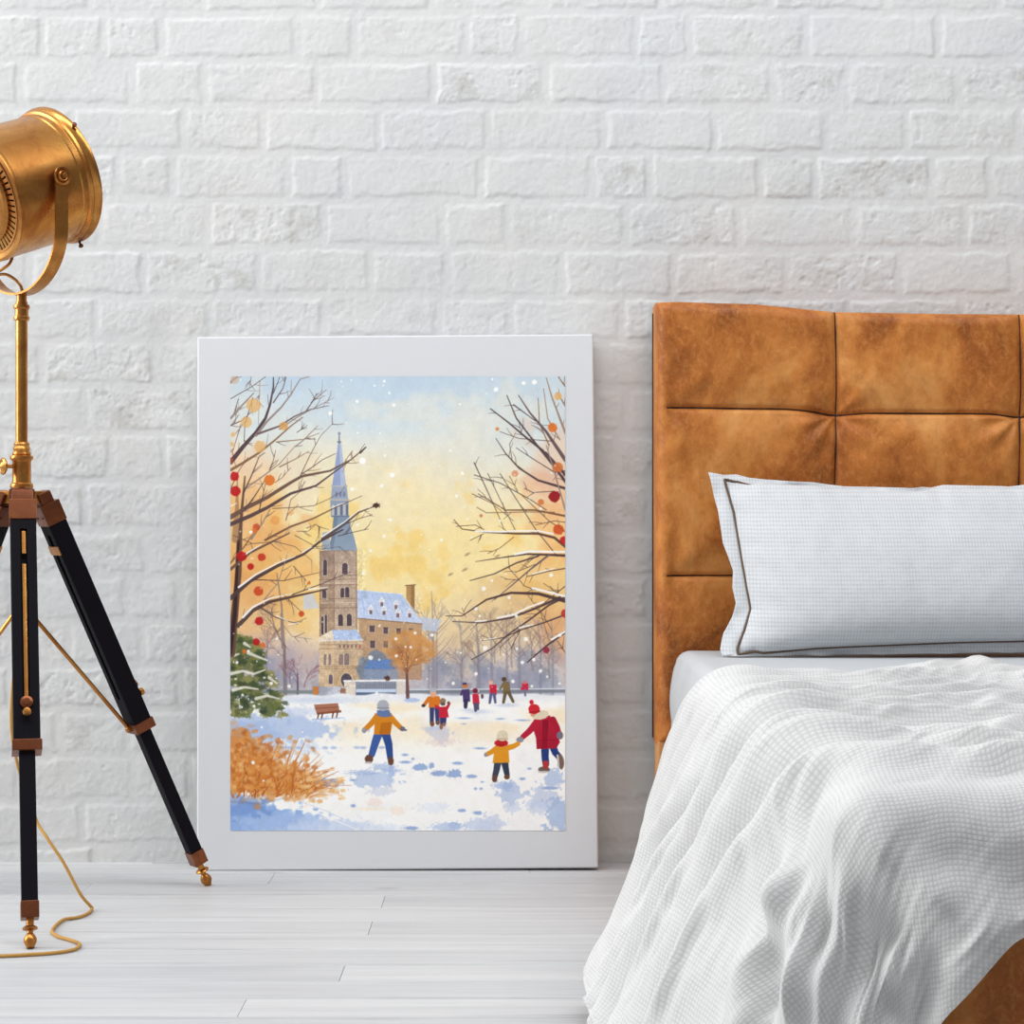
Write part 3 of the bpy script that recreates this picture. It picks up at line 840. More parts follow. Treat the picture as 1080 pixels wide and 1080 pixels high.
RIDGES = [
    ([(0.576,-0.94),(0.648,-0.744),(0.716,-0.58),(0.712,-0.7),(0.688,-0.9)], 0.016, 0.03, 0.05),
    ([(0.512,-1.336),(0.568,-1.184),(0.536,-1.404)], 0.012, 0.02, 0.02),
    ([(0.52,-1.504),(0.58,-1.376),(0.636,-1.284)], 0.014, 0.02, 0.03),
    ([(0.476,-1.792),(0.52,-1.664),(0.564,-1.568)], 0.016, 0.02, 0.025),
    ([(0.28,-1.948),(0.28,-1.968),(0.28,-1.988),(0.268,-2.02),(0.256,-2.056),(0.252,-2.076)], 0.034, 0.022, 0.018),
    ([(0.268,-1.936),(0.264,-2.008),(0.276,-2.056),(0.296,-2.092),(0.312,-2.116)], -0.034, 0.026, 0.035),
    ([(0.284,-1.988),(0.308,-2.032),(0.336,-2.06),(0.372,-2.084),(0.428,-2.092),(0.44,-2.096)], 0.022, 0.022, 0.05),
    ([(0.324,-2.032),(0.364,-2.064),(0.404,-2.076),(0.448,-2.084)], -0.014, 0.05, 0.025),
    ([(0.292,-2.044),(0.312,-2.072),(0.34,-2.088),(0.364,-2.108),(0.38,-2.12),(0.4,-2.128),(0.432,-2.136)], 0.024, 0.03, 0.02),
    ([(0.28,-2.084),(0.324,-2.104),(0.356,-2.12),(0.392,-2.136)], -0.02, 0.03, 0.04),
    ([(0.244,-2.096),(0.256,-2.12),(0.276,-2.144),(0.3,-2.164),(0.348,-2.184)], -0.024, 0.013, 0.018),
    ([(0.26,-2.1),(0.28,-2.124),(0.3,-2.148),(0.336,-2.172)], 0.018, 0.03, 0.012),
    ([(0.2,-2.012),(0.2,-2.036),(0.224,-2.08)], -0.02, 0.012, 0.014),
    ([(0.212,-2.076),(0.204,-2.104),(0.192,-2.136)], 0.02, 0.025, 0.025),
    ([(0.22,-2.092),(0.208,-2.116),(0.204,-2.144)], -0.012, 0.02, 0.02),
    ([(0.248,-2.128),(0.248,-2.148),(0.252,-2.168)], 0.016, 0.02, 0.025),
    ([(0.18,-1.904),(0.148,-1.948),(0.12,-1.996),(0.104,-2.04)], -0.03, 0.03, 0.022),
    ([(0.216,-1.992),(0.204,-2.032),(0.18,-2.06),(0.144,-2.096)], 0.02, 0.025, 0.03),
    ([(0.208,-1.964),(0.16,-1.952),(0.132,-1.964),(0.112,-2.004),(0.092,-2.04)], 0.032, 0.018, 0.04),
    ([(0.284,-1.888),(0.308,-1.948),(0.34,-1.976),(0.392,-1.98),(0.46,-1.984)], -0.014, 0.025, 0.04),
    ([(0.292,-1.98),(0.332,-2.02),(0.384,-2.04),(0.448,-2.044)], 0.008, 0.05, 0.05),
]
def cr_up(A, k, axis):
    """smooth (Catmull-Rom) refinement of a grid along one axis"""
    A = np.moveaxis(A, axis, 0); n = len(A)
    P = np.concatenate([2 * A[:1] - A[1:2], A, 2 * A[-1:] - A[-2:-1]], 0)
    out = []
    for j in range(k):
        t = j / k
        p0, p1, p2, p3 = P[:-3], P[1:-2], P[2:-1], P[3:]
        out.append(0.5 * (2 * p1 + (p2 - p0) * t + (2 * p0 - 5 * p1 + 4 * p2 - p3) * t * t + (3 * p1 - p0 - 3 * p2 + p3) * t ** 3))
    R = np.stack(out, 1).reshape((-1,) + A.shape[1:])
    R = np.concatenate([R, A[-1:]], 0)
    return np.moveaxis(R, 0, axis)

def settle(P, L0, pin, T, hold, steps=30, iters=6):
    """let the cloth crease where it is longer than its lie: position based cloth, checkerboard constraint sweeps, held softly to its lie T"""
    P = P.astype(np.float64).copy(); Q = P.copy()
    Lx, Ly, Ld1, Ld2, Lbx, Lby = L0
    w = np.where(pin, 0.0, 1.0)
    lo = np.array([XL - 0.004, YF - 0.004, -1.0]); hi = np.array([XR + 0.004, 0.3, ZT + 0.004]); rr = 0.040
    def con(sa, sb, L, k, one=False):
        a, b = P[sa], P[sb]
        d = b - a; l = np.sqrt((d * d).sum(-1)) + 1e-12
        wa, wb = w[sa], w[sb]; ws = wa + wb + 1e-9
        e = l - L
        if one: e = np.minimum(e, 0)          # bending only resists folding up
        f = (k * e / (l * ws))[..., None] * d
        P[sa] += f * wa[..., None]; P[sb] -= f * wb[..., None]
    S = slice
    n, m = P.shape[:2]
    def sweep_x(kx):
        for o in (0, 1):
            c = (m - 1 - o) // 2 + ((m - 1 - o) % 2)
            a = (S(None), S(o, m - 1, 2)); b = (S(None), S(o + 1, m, 2)); con(a, b, Lx[:, o::2], kx)
    def sweep_y(ky):
        for o in (0, 1):
            a = (S(o, n - 1, 2), S(None)); b = (S(o + 1, n, 2), S(None)); con(a, b, Ly[o::2], ky)
    def sweep_d(k):
        for o in (0, 1):
            con((S(o, n - 1, 2), S(0, m - 1)), (S(o + 1, n, 2), S(1, m)), Ld1[o::2], k)
            con((S(o, n - 1, 2), S(1, m)), (S(o + 1, n, 2), S(0, m - 1)), Ld2[o::2], k)
    def sweep_b(k):
        for o in (0, 1, 2, 3):
            con((S(None), S(o, m - 2, 4)), (S(None), S(o + 2, m, 4)), Lbx[:, o::4], k, True)
            con((S(o, n - 2, 4), S(None)), (S(o + 2, n, 4), S(None)), Lby[o::4], k, True)
    def collide():
        c = np.clip(P, lo + rr, hi - rr)
        inside_dir = P - c
        d = np.sqrt((inside_dir ** 2).sum(-1)) + 1e-12
        hit = (d < rr)
        deep = hit & (d < 1e-6)
        nrm = inside_dir / d[..., None]
        nrm[deep] = (0, 0, 1)
        push = np.where(deep, hi[2] - P[..., 2], rr - d)
        mv = np.where(hit, push, 0) * w
        P[...] += nrm * mv[..., None]
        # friction against what it rests on
        dx = P - Q
        fl = P[..., 2] < 0.006
        P[..., 2] = np.where(fl & (w > 0), 0.006, P[..., 2])
        touch = hit
        tang = dx - nrm * (dx * nrm).sum(-1, keepdims=True)
        P[touch] -= 0.2 * tang[touch]
        P[..., 0] = np.where(fl, P[..., 0] - 0.8 * dx[..., 0], P[..., 0]); P[..., 1] = np.where(fl, P[..., 1] - 0.8 * dx[..., 1], P[..., 1])
    Vv = np.zeros_like(P)
    for s in range(steps):
        Q = P.copy()
        P += 0.6 * Vv * w[..., None]
        P += (T - P) * hold[..., None] * w[..., None]
        for it in range(iters):
            sweep_x(0.9); sweep_y(0.9); sweep_d(0.18); sweep_b(0.14)
            if it % 3 == 2: collide()
        collide()
        Vv = P - Q
        sp = np.sqrt((Vv ** 2).sum(-1, keepdims=True)); Vv *= np.minimum(1, 0.004 / (sp + 1e-9))
    return P

def poly_field(X, Y, pts, wl, wr, ex=2.0):
    """profile of one fold: distance to a polyline, its own width on either side, fading at the ends"""
    pts = np.array(pts); best = np.full(X.shape, 1e9); val = np.zeros(X.shape)
    seg = np.linalg.norm(np.diff(pts, axis=0), axis=1); L = max(seg.sum(), 1e-6); acc = 0
    m = 4 * max(wl, wr)
    box = (X > pts[:, 0].min() - m) & (X < pts[:, 0].max() + m) & (Y > pts[:, 1].min() - m) & (Y < pts[:, 1].max() + m)
    x, y = X[box], Y[box]; bb = np.full(x.shape, 1e9); vv = np.zeros(x.shape)
    for (a, b), l in zip(zip(pts[:-1], pts[1:]), seg):
        if l < 1e-6: continue
        d = (b - a) / l; rx, ry = x - a[0], y - a[1]
        t = np.clip(rx * d[0] + ry * d[1], 0, l); qx, qy = rx - d[0] * t, ry - d[1] * t
        ds = np.hypot(qx, qy); side = d[0] * ry - d[1] * rx
        w = np.where(side > 0, wl, wr)
        f = (acc + t) / L
        k = np.exp(-(ds / w) ** ex) * (0.25 + 0.75 * np.sqrt(np.clip(np.minimum(f / 0.15, (1 - f) / 0.15), 0, 1)))
        up = ds / w < bb; vv = np.where(up, k, vv); bb = np.minimum(bb, ds / w)
        acc += l
    val[box] = vv
    return val

def smooth_line(pts, n=6):
    return [(p.x, p.y) for p in catmull([V(a, b, 0) for a, b in pts], n)]

def build_blanket():
    step = 0.0105
    ny, nx = int(1.75 / step), int(2.24 / step)
    u = np.linspace(0, 1, nx); v = np.linspace(0, 1, ny)
    U, Vv = np.meshgrid(u, v)
    Y = -2.65 + 2.2 * Vv
    for _ in range(4):
        X = hem_left(Y) + (XR + 0.12 - hem_left(Y)) * U ** 1.12
        Y = hem_foot(X) + (hem_back(X) - hem_foot(X)) * Vv
    B = drape_base(X, Y)
    e = 1e-3
    tx = drape_base(X + e, Y) - drape_base(X - e, Y); ty = drape_base(X, Y + e) - drape_base(X, Y - e)
    N = np.cross(tx, ty); N /= np.maximum(np.linalg.norm(N, axis=-1, keepdims=True), 1e-12)
    wx = X + (fbm(X * 9, Y * 9, 51, 2) - 0.5) * 0.02; wy = Y + (fbm(X * 9, Y * 9, 57, 2) - 0.5) * 0.02
    # long pleats: they cross the top, roll over the left edge and hang down the side
    px_ = [-0.30, 0.10, 0.29, 0.62, 1.30, 2.1]
    PL = [(-0.60, -0.66, -0.78, -0.74, -0.70, -0.70), (-0.74, -0.80, -0.92, -0.88, -0.84, -0.84), (-0.885, -0.945, -1.06, -1.02, -0.97, -0.97), (-1.01, -1.07, -1.19, -1.13, -1.10, -1.10), (-1.14, -1.20, -1.30, -1.25, -1.21, -1.21),
          (-1.275, -1.33, -1.41, -1.405, -1.345, -1.33), (-1.38, -1.43, -1.505, -1.53, -1.53, -1.53), (-1.50, -1.55, -1.615, -1.67, -1.70, -1.70), (-1.64, -1.68, -1.735, -1.82, -1.86, -1.86), (-1.80, -1.83, -1.875, -1.945, -1.97, -1.97), (-2.06, -2.06, -2.06, -2.13, -2.16, -2.16)]
    AM = [0.5, 0.8, 1.0, 0.85, 1.15, 0.95, 1.2, 0.9, 1.15, 1.2]
    swing = (fbm(X * 4.5 + 2, Y * 2.2, 71, 3) - 0.5) * 0.085
    Yp = Y + swing
    ct = [np.interp(X, px_, p) for p in PL]
    ontop = sstep(0.24, 0.42, X)
    pleat = np.zeros_like(X)
    for i in range(len(PL) - 1):
        va = ct[i]; vb = ct[i + 1]                      # neighbouring crests; the valley lies in between
        u = (va - Yp) / np.maximum(va - vb, 1e-4); m = (u >= 0) & (u < 1)
        uc = np.clip(u, 0, 1); gap = va - vb
        side = np.abs(np.cos(PI * uc)) ** 0.85
        tp = np.maximum(np.clip(1 - (uc * gap / 0.024), 0, 1) ** 1.0, np.clip(1 - (1 - uc) * gap / 0.060, 0, 1) ** 1.8)   # a steep face towards the foot, an easier back
        A = AM[i] * (1 - uc) + AM[min(i + 1, len(AM) - 1)] * uc
        var = 0.65 + 0.7 * vnoise(X * 5 + i * 3.1, Y * 0 + i, 77)
        if i == len(PL) - 2: side = np.clip(1 - uc / 0.55, 0, 1) ** 1.5; tp = np.clip(1 - uc * gap / 0.030, 0, 1)
        h = A * var * (side * 0.035 * (1 - ontop) + tp * 0.024 * ontop)
        pleat = np.where(m, h, pleat)
    pleat *= 0.75 + 0.5 * vnoise(X * 3.2, Y * 7.0, 79)  # a pleat swells and thins along its run
    crest = np.zeros_like(X); val = np.zeros_like(X)
    for pts, h, wl, wr in RIDGES:
        k = poly_field(wx, wy, smooth_line(pts), wl, wr, 1.35 if h > 0 else 1.6)
        if h > 0: crest += (k * h * 1.75) ** 3
        else: val += k * h * 1.7
    H = (crest + pleat ** 3) ** (1 / 3) + val
    H *= sstep(-0.01, 0.04, hem_back(X) - Y)
    H += 0.004 * sstep(0.0, 0.09, hem_back(X) - Y)
    H += (fbm(X * 14, Y * 14, 61, 2) - 0.5) * 0.005 + (fbm(X * 40, Y * 40, 63, 2) - 0.5) * 0.0012
    H = np.where(H < 0, H * sstep(0.0, 0.08, B[..., 2]), H)
    H = np.maximum(H, -0.001 - 0.033 * sstep(0.34, 0.26, B[..., 2]))
    P = B + N * H[..., None]
    P[..., 2] = np.maximum(P[..., 2], 0.006)
    # the cloth is a little longer than this lie: it creases
    S = slice
    def dist(sa, sb): return np.linalg.norm(P[sb] - P[sa], axis=-1)
    fold = sstep(-1.98, -1.86, Y); ey, ex, ed = 1.004 + 0.022 * fold, 1.003 + 0.006 * fold, 1.003 + 0.014 * fold
    L0 = (dist((S(None), S(0, -1)), (S(None), S(1, None))) * ex[:, 1:], dist((S(0, -1), S(None)), (S(1, None), S(None))) * ey[1:],
          dist((S(0, -1), S(0, -1)), (S(1, None), S(1, None))) * ed[1:, 1:], dist((S(0, -1), S(1, None)), (S(1, None), S(0, -1))) * ed[1:, 1:],
          dist((S(None), S(0, -2)), (S(None), S(2, None))) * 0.995, dist((S(0, -2), S(None)), (S(2, None), S(None))) * 0.995)
    pin = np.zeros(P.shape[:2], bool)
    P = settle(P, L0, pin, P.copy(), np.full(P.shape[:2], 0.14), 22)
    for _ in range(3):                                   # the threads even out their last ripple
        P[:, 1:-1] = 0.25 * P[:, :-2] + 0.5 * P[:, 1:-1] + 0.25 * P[:, 2:]
    k = 4
    F = np.stack([X, Y], -1)
    P = cr_up(cr_up(P, k, 0), k, 1); F = cr_up(cr_up(F, k, 0), k, 1)
    P[..., 2] = np.maximum(P[..., 2], 0.004)
    cloth = mat_weave('blanket_waffle', rgb(206,206,205), rgb(128,128,131), 0.0048, 1.0, 1.0, 0.25, 0.30)
    o = grid_obj('blanket', P, cloth, None, F)
    o['label'] = 'crumpled pale grey waffle blanket draped over the bed down to the floor'; o['category'] = 'blanket'
    return o
build_bed(); build_pillow(); build_blanket()
# ------------------------------------------------------------------ the framed winter watercolour
class Canvas:
    """small painter: colours are laid down stroke by stroke in picture units (x 243..596, y 397..876)"""
    def __init__(s, res=1.9):
        s.x0, s.y0, s.x1, s.y1 = 243.0, 397.0, 596.0, 876.0
        s.n = int((s.x1 - s.x0) * res); s.m = int((s.y1 - s.y0) * res)
        s.xs = np.linspace(s.x0, s.x1, s.n); s.ys = np.linspace(s.y0, s.y1, s.m)
        s.X, s.Y = np.meshgrid(s.xs, s.ys)
        s.C = np.zeros((s.m, s.n, 3)); s.px = 1.0 / res
    def win(s, a, b, c, d):
        i0, i1 = np.searchsorted(s.xs, (a, b)); j0, j1 = np.searchsorted(s.ys, (c, d))
        return slice(j0, j1), slice(i0, i1)
    def put(s, w, A, col):
        A = np.clip(A, 0, 1)[..., None]; s.C[w] = s.C[w] * (1 - A) + np.asarray(col, float) * A
    def stroke(s, pts, w0, w1, col, al=1.0, soft=0.0, gran=0.0):
        pts = np.array(pts, float); m = max(w0, w1) / 2 + soft + 2
        W = s.win(pts[:, 0].min() - m, pts[:, 0].max() + m, pts[:, 1].min() - m, pts[:, 1].max() + m)
        X, Y = s.X[W], s.Y[W]
        if X.size == 0: return
        sg = np.hypot(*np.diff(pts, axis=0).T); L = max(sg.sum(), 1e-6); acc = 0; A = np.zeros(X.shape)
        for p, q, l in zip(pts[:-1], pts[1:], sg):
            if l < 1e-6: continue
            d = (q - p) / l; t = np.clip((X - p[0]) * d[0] + (Y - p[1]) * d[1], 0, l)
            ds = np.hypot(X - p[0] - d[0] * t, Y - p[1] - d[1] * t)
            r = (w0 + (w1 - w0) * (acc + t) / L) / 2
            A = np.maximum(A, np.clip((r - ds) / (s.px + soft) + 0.5, 0, 1)); acc += l
        if gran: A = A * (1 - gran * vnoise(X * 0.5, Y * 0.5, 3))
        s.put(W, A * al, col)
    def ell(s, cx, cy, rx, ry, col, al=1.0, soft=0.0, rough=0.0, seed=0, rot=0.0):
        m = max(rx, ry) * (1 + rough) + soft * 2 + 2
        W = s.win(cx - m, cx + m, cy - m, cy + m); X, Y = s.X[W], s.Y[W]
        if X.size == 0: return
        dx, dy = X - cx, Y - cy
        if rot: c, n = math.cos(rot), math.sin(rot); dx, dy = dx * c + dy * n, -dx * n + dy * c
        d = np.hypot(dx / rx, dy / ry); r = min(rx, ry)
        if rough: d = d * (1 + rough * (fbm(X * 2.2 / r + seed, Y * 2.2 / r, seed, 2) - 0.5) * 2)
        s.put(W, np.clip((1 - d) * r / (s.px + soft) + 0.5, 0, 1) * al, col)
    def poly(s, pts, col, al=1.0, soft=0.0, col2=None):
        p = np.array(pts, float)
        W = s.win(p[:, 0].min() - 2 - soft, p[:, 0].max() + 2 + soft, p[:, 1].min() - 2 - soft, p[:, 1].max() + 2 + soft)
        X, Y = s.X[W], s.Y[W]
        if X.size == 0: return
        ins = np.zeros(X.shape, bool); dm = np.full(X.shape, 1e9)
        for a, b in zip(p, np.roll(p, -1, 0)):
            e = b - a; l2 = max((e ** 2).sum(), 1e-9)
            t = np.clip(((X - a[0]) * e[0] + (Y - a[1]) * e[1]) / l2, 0, 1)
            dm = np.minimum(dm, np.hypot(X - a[0] - e[0] * t, Y - a[1] - e[1] * t))
            c = (a[1] > Y) != (b[1] > Y)
            if abs(e[1]) > 1e-9: ins ^= c & (X < a[0] + (Y - a[1]) / e[1] * e[0])
        sd = np.where(ins, dm, -dm)
        A = np.clip(sd / (s.px + soft) + 0.5, 0, 1) * al
        if col2 is not None:
            f = ((Y - p[:, 1].min()) / max(np.ptp(p[:, 1]), 1e-6))[..., None].clip(0, 1)
            col = np.asarray(col, float) * (1 - f) + np.asarray(col2, float) * f
        s.put(W, A, col)

def paint():
    cv = Canvas(); X, Y = cv.X, cv.Y; rng = random.Random(5)
    def z(o, k): return lambda *pts: [(o[0] + a / k, o[1] + b / k) for a, b in pts]
    z4 = z((240, 390), 6.0); z8 = z((240, 560), 3.375); z6 = z((470, 390), 3.485); z5 = z((320, 560), 5.687); z7 = z((370, 690), 4.696); zb = z((200, 640), 2.4545)
    # ---- washes: sky, haze, snow
    wy = Y + (fbm(X * 0.016, Y * 0.016, 1, 3) - 0.5) * 46
    st = [397, 440, 475, 520, 570, 620, 665, 700, 726, 736]
    cl = np.array([(192,210,225), (209,221,226), (228,228,216), (244,231,194), (249,228,168), (250,228,168), (248,224,180), (226,208,192), (198,196,204), (207,210,220)], float)
    for k in range(3): cv.C[..., k] = np.interp(wy, st, cl[:, k])
    g = sstep(470, 596, X) * sstep(560, 400, Y) * 0.5
    cv.C = cv.C * (1 - g[..., None]) + np.array((212,220,218)) * g[..., None]
    b = fbm(X * 0.03, Y * 0.03, 9, 4); k = (sstep(0.5, 0.75, b) * sstep(520, 430, Y) * 0.4)[..., None]
    cv.C = cv.C * (1 - k) + np.array((240,233,212)) * k
    k = (sstep(0.52, 0.75, fbm(X * 0.035 + 9, Y * 0.035, 19, 4)) * sstep(470, 540, Y) * sstep(700, 640, Y) * 0.55)[..., None]
    cv.C = cv.C * (1 - k) + np.array((246,205,110)) * k
    # warm foliage washes at both sides
    for cx, cy, rx, ry, c, a in ((255,520,40,40,(242,196,158),.55), (262,560,50,45,(236,168,100),.75), (275,600,50,40,(233,164,92),.75), (262,640,45,40,(228,160,95),.7), (320,620,30,50,(244,196,120),.6),
                                 (300,500,40,25,(243,205,160),.4), (245,490,25,25,(240,190,150),.5), (285,690,40,26,(205,180,168),.5), (310,700,30,20,(170,140,150),.45), (268,700,22,26,(196,176,170),.5),
                                 (590,495,34,45,(238,178,140),.6), (575,510,22,14,(226,160,130),.6), (598,560,34,40,(238,160,96),.7), (585,620,45,40,(236,178,104),.75), (560,650,40,34,(226,182,120),.6), (596,670,30,30,(200,120,90),.5),
                                 (525,640,30,30,(222,190,142),.6), (520,672,40,26,(206,184,158),.6), (478,660,16,24,(228,200,150),.5), (470,690,30,20,(214,186,150),.6)):
        cv.ell(cx, cy, rx, ry, c, a * 0.6, soft=16, rough=0.5, seed=int(cx + cy))
    # far haze of trees
    for i in range(70):
        cx = rng.uniform(243, 345) if i < 20 else rng.uniform(440, 600); cy = rng.uniform(692, 730)
        cv.ell(cx, cy, rng.uniform(5, 14), rng.uniform(6, 16), rng.choice([(150,155,178), (168,166,186), (132,142,168), (186,176,182), (120,130,150)]), rng.uniform(.2, .45), soft=5, rough=.6, seed=i)
    for cx, tw in ((461,3), (505,5), (519,4), (535,3.2), (487,2.5), (548,4), (570,3), (583,2.4), (452,2)):
        cv.stroke([(cx, 733), (cx + rng.uniform(-1,1), 690), (cx + rng.uniform(-3,3), 655)], tw, 1.0, (140,138,152), .6, .8)
        for i in range(9):
            y0 = rng.uniform(660, 705); s = rng.choice((-1, 1)); l = rng.uniform(8, 22)
            cv.stroke([(cx, y0), (cx + s * l * .6, y0 - l * .6), (cx + s * l, y0 - l * 1.2)], 1.1, .3, (138,128,136), .5, .3)
    def fan(cx, cy, n, l, a0, a1, c, w, al):
        for i in range(n):
            an = rng.uniform(a0, a1); ll = l * rng.uniform(.5, 1); bx = an + rng.uniform(-.35, .35)
            p = (cx, cy); q = (cx + math.cos(an) * ll * .5, cy - math.sin(an) * ll * .5); r = (q[0] + math.cos(bx) * ll * .5, q[1] - math.sin(bx) * ll * .5)
            cv.stroke([p, q, r], w, .3, c, al, .2)
    def tree(x, y, ang, l, w, c, al, depth):
        x2, y2 = x + math.cos(ang) * l, y - math.sin(ang) * l
        xm, ym = x + math.cos(ang + .12) * l * .5, y - math.sin(ang + .12) * l * .5
        cv.stroke([(x, y), (xm, ym), (x2, y2)], w, w * .65, c, al, .2)
        if depth:
            for k in range(rng.choice((2, 3, 3))): tree(x2, y2, ang + rng.uniform(-.62, .62), l * rng.uniform(.62, .86), w * .62, c, al * .93, depth - 1)
            if rng.random() < .7: tree(xm, ym, ang + rng.choice((-1, 1)) * rng.uniform(.5, .9), l * .6, w * .5, c, al * .9, max(depth - 2, 0))
    tree(457, 700, 1.57, 22, 2.6, (150,142,146), .7, 4)
    for tx, ty, l in ((522,700,20), (540,705,18), (505,712,15), (562,708,16), (580,716,14), (487,716,13)): tree(tx, ty, 1.57 + rng.uniform(-.1,.1), l, 2.0, (144,120,112), .5, 4)
    tree(301, 705, 1.57, 22, 2.4, (130,112,112), .6, 4); tree(282, 712, 1.6, 16, 1.8, (140,112,116), .5, 4)
    cv.stroke([(301,733), (300,690), (297,640), (292,606)], 4, 1.2, (128,112,110), .7, .4)
    for dx in (-6, 0, 7): tree(314 + dx, 726, 1.57 + dx * -.04, 10, 1.5, (138,96,108), .55, 4)
    cv.stroke([(314,734), (314,712)], 2.6, 1.5, (110,84,96), .8)
    cv.stroke([(457,733), (457,690), (456,640), (455,625)], 4.5, .8, (150,146,156), .75, .4)
    # pale house behind the tower
    cv.poly(z5((0,395), (60,385), (95,470), (0,480)), (205,214,230), .8, .6)
    cv.poly(z5((690,520), (830,540), (800,612), (700,600)), (196,206,226), .8, 1)
    # ---- church
    brick = (196,160,120)
    cv.poly(z5((330,525), (712,560), (712,900), (340,900)), (198,163,126), 1, 0, (186,152,126))
    cv.poly(z5((318,362), (592,388), (714,562), (325,530)), (186,203,234), 1, 0, (206,217,240))
    for i in range(9):
        a = i / 9; cv.stroke(z5((318 + 274 * a, 362 + 26 * a), (325 + 389 * a, 530 + 32 * a)), .5, .5, (160,178,214), .7)
    cv.stroke(z5((325,532), (712,566)), 1.0, 1.0, (140,112,92), .9)
    cv.stroke(z5((318,362), (592,388)), .8, .8, (224,230,242), .9)
    cv.poly(z5((617,338), (667,333), (667,476), (645,456), (617,416)), (186,146,96)); cv.poly(z5((645,336), (667,333), (667,476), (645,456)), (160,122,84)); cv.stroke(z5((612,336), (672,331)), 1.2, 1.2, (140,108,80))
    def window(x0, y0, x1, y1, c=(92,78,86), arch=True, frame=(222,206,182)):
        q = z5(((x0 + x1) / 2, y0), (x0, y0), (x1, y1)); w = q[2][0] - q[1][0]; cx = q[0][0]
        cv.poly([(q[1][0] - .6, q[1][1] + w * .3), (cx, q[1][1] - .9), (q[2][0] + .6, q[1][1] + w * .3), (q[2][0] + .6, q[2][1] + .5), (q[1][0] - .6, q[2][1] + .5)], frame, .8)
        if arch: cv.poly([(q[1][0], q[1][1] + w * .35), (q[1][0] + w * .2, q[1][1] + w * .08), (cx, q[1][1] - w * .05), (q[2][0] - w * .2, q[1][1] + w * .08), (q[2][0], q[1][1] + w * .35), (q[2][0], q[2][1]), (q[1][0], q[2][1])], c)
        else: cv.poly([q[1], (q[2][0], q[1][1]), q[2], (q[1][0], q[2][1])], c)
    for x0, y0, x1, y1 in ((396,575,428,615), (480,585,508,625), (557,591,585,630), (632,592,658,615), (400,665,430,710), (480,667,508,710)): window(x0, y0, x1, y1, (104,86,92), False)
    for dx, dy in ((404,485), (470,438), (483,490), (555,455), (566,505), (637,505)):
        cv.poly(z5((dx-15,dy+22), (dx-15,dy-8), (dx,dy-32), (dx+15,dy-8), (dx+15,dy+22)), (226,220,222)); cv.poly(z5((dx-8,dy+22), (dx-8,dy-2), (dx+9,dy-2), (dx+9,dy+22)), (122,108,120)); cv.stroke(z5((dx-17,dy-6), (dx,dy-34), (dx+17,dy-6)), .8, .8, (240,244,252))
    # tower
    cv.poly(z5((98,128), (185,125), (188,660), (98,640)), (164,140,124), 1, 0, (188,160,132))
    cv.poly(z5((183,125), (320,125), (326,600), (183,610)), (188,166,148), 1, 0, (198,174,150))
    for yy in (128, 300, 332, 415, 470): cv.stroke(z5((97,yy), (185,yy), (322,yy - 3)), 1.0, 1.0, (150,122,104), .8)
    for yy in (322, 440): cv.stroke(z5((97,yy), (322,yy - 2)), 1.0, 1.0, (222,202,178), .7)
    for xx in (100, 184, 318): cv.stroke(z5((xx,128), (xx,640)), 1.1, 1.1, (146,116,100), .7)
    for q in ((118,180,142,275), (232,200,266,266), (222,350,246,408), (250,345,276,408), (208,508,238,578), (260,505,290,578), (106,520,122,630), (128,510,142,620), (112,360,138,412)): window(*q)
    cv.poly(z5((170,602), (320,600), (357,662), (186,664)), (186,204,236)); cv.poly(z5((170,602), (186,664), (95,668), (100,645)), (240,222,196))
    cv.stroke(z5((95,668), (357,662)), 1.3, 1.3, (232,226,222))
    cv.poly(z5((97,672), (180,668), (182,940), (95,940)), (218,190,154)); cv.poly(z5((180,668), (355,666), (357,935), (182,940)), (208,184,156), 1, 0, (206,172,134))
    for yy in (690, 715, 820, 832): cv.stroke(z5((97,yy), (356,yy)), .9, .9, (160,128,102), .7)
    for i in range(6): cv.poly(z5((212 + i*24,693), (226 + i*24,693), (226 + i*24,709), (212 + i*24,709)), (128,100,96) if i != 5 else (196,84,60), .8)
    for q in ((212,745,240,812), (245,740,275,812), (122,745,138,812), (150,745,166,812)): window(*q, c=(150,128,122))
    cv.ell(*z5((258,900))[0], 7.2, 8.4, (214,190,156)); cv.ell(*z5((258,902))[0], 5.8, 7.2, (92,84,98)); window(152,868,176,925,(112,98,108))
    # spire
    cv.poly(z4((672,925), (768,925), (778,1000), (800,1062), (822,1152), (630,1152), (655,1080), (668,1000)), (132,150,170), 1, 0, (150,166,184))
    cv.poly(z4((672,925), (700,925), (690,1000), (668,1150), (630,1152), (655,1080)), (112,128,150), .7)
    cv.poly(z4((600,1040), (640,1030), (655,1150), (596,1150)), (158,172,190), .9)
    cv.poly(z4((650,830), (766,828), (766,935), (655,938)), (148,160,180))
    for i in range(6): cv.poly(z4((661 + i*18,860), (673 + i*18,860), (673 + i*18,928), (661 + i*18,928)), (98,102,122) if i % 2 else (206,202,194), .85)
    cv.poly(z4((662,742), (754,742), (764,830), (654,830)), (158,170,192)); cv.stroke(z4((658,742), (756,742)), 1.5, 1.5, (196,190,178)); cv.stroke(z4((648,830), (768,830)), 1.5, 1.5, (196,186,172)); cv.stroke(z4((652,936), (770,934)), 1.1, 1.1, (110,118,138))
    for i in range(3): cv.ell(*z4((690 + i*24,795))[0], 1.3, 3, (116,124,148), .8)
    cv.poly(z4((699,475), (720,475), (750,740), (662,740)), (154,168,204)); cv.poly(z4((709,475), (720,475), (750,740), (716,740)), (182,192,214))
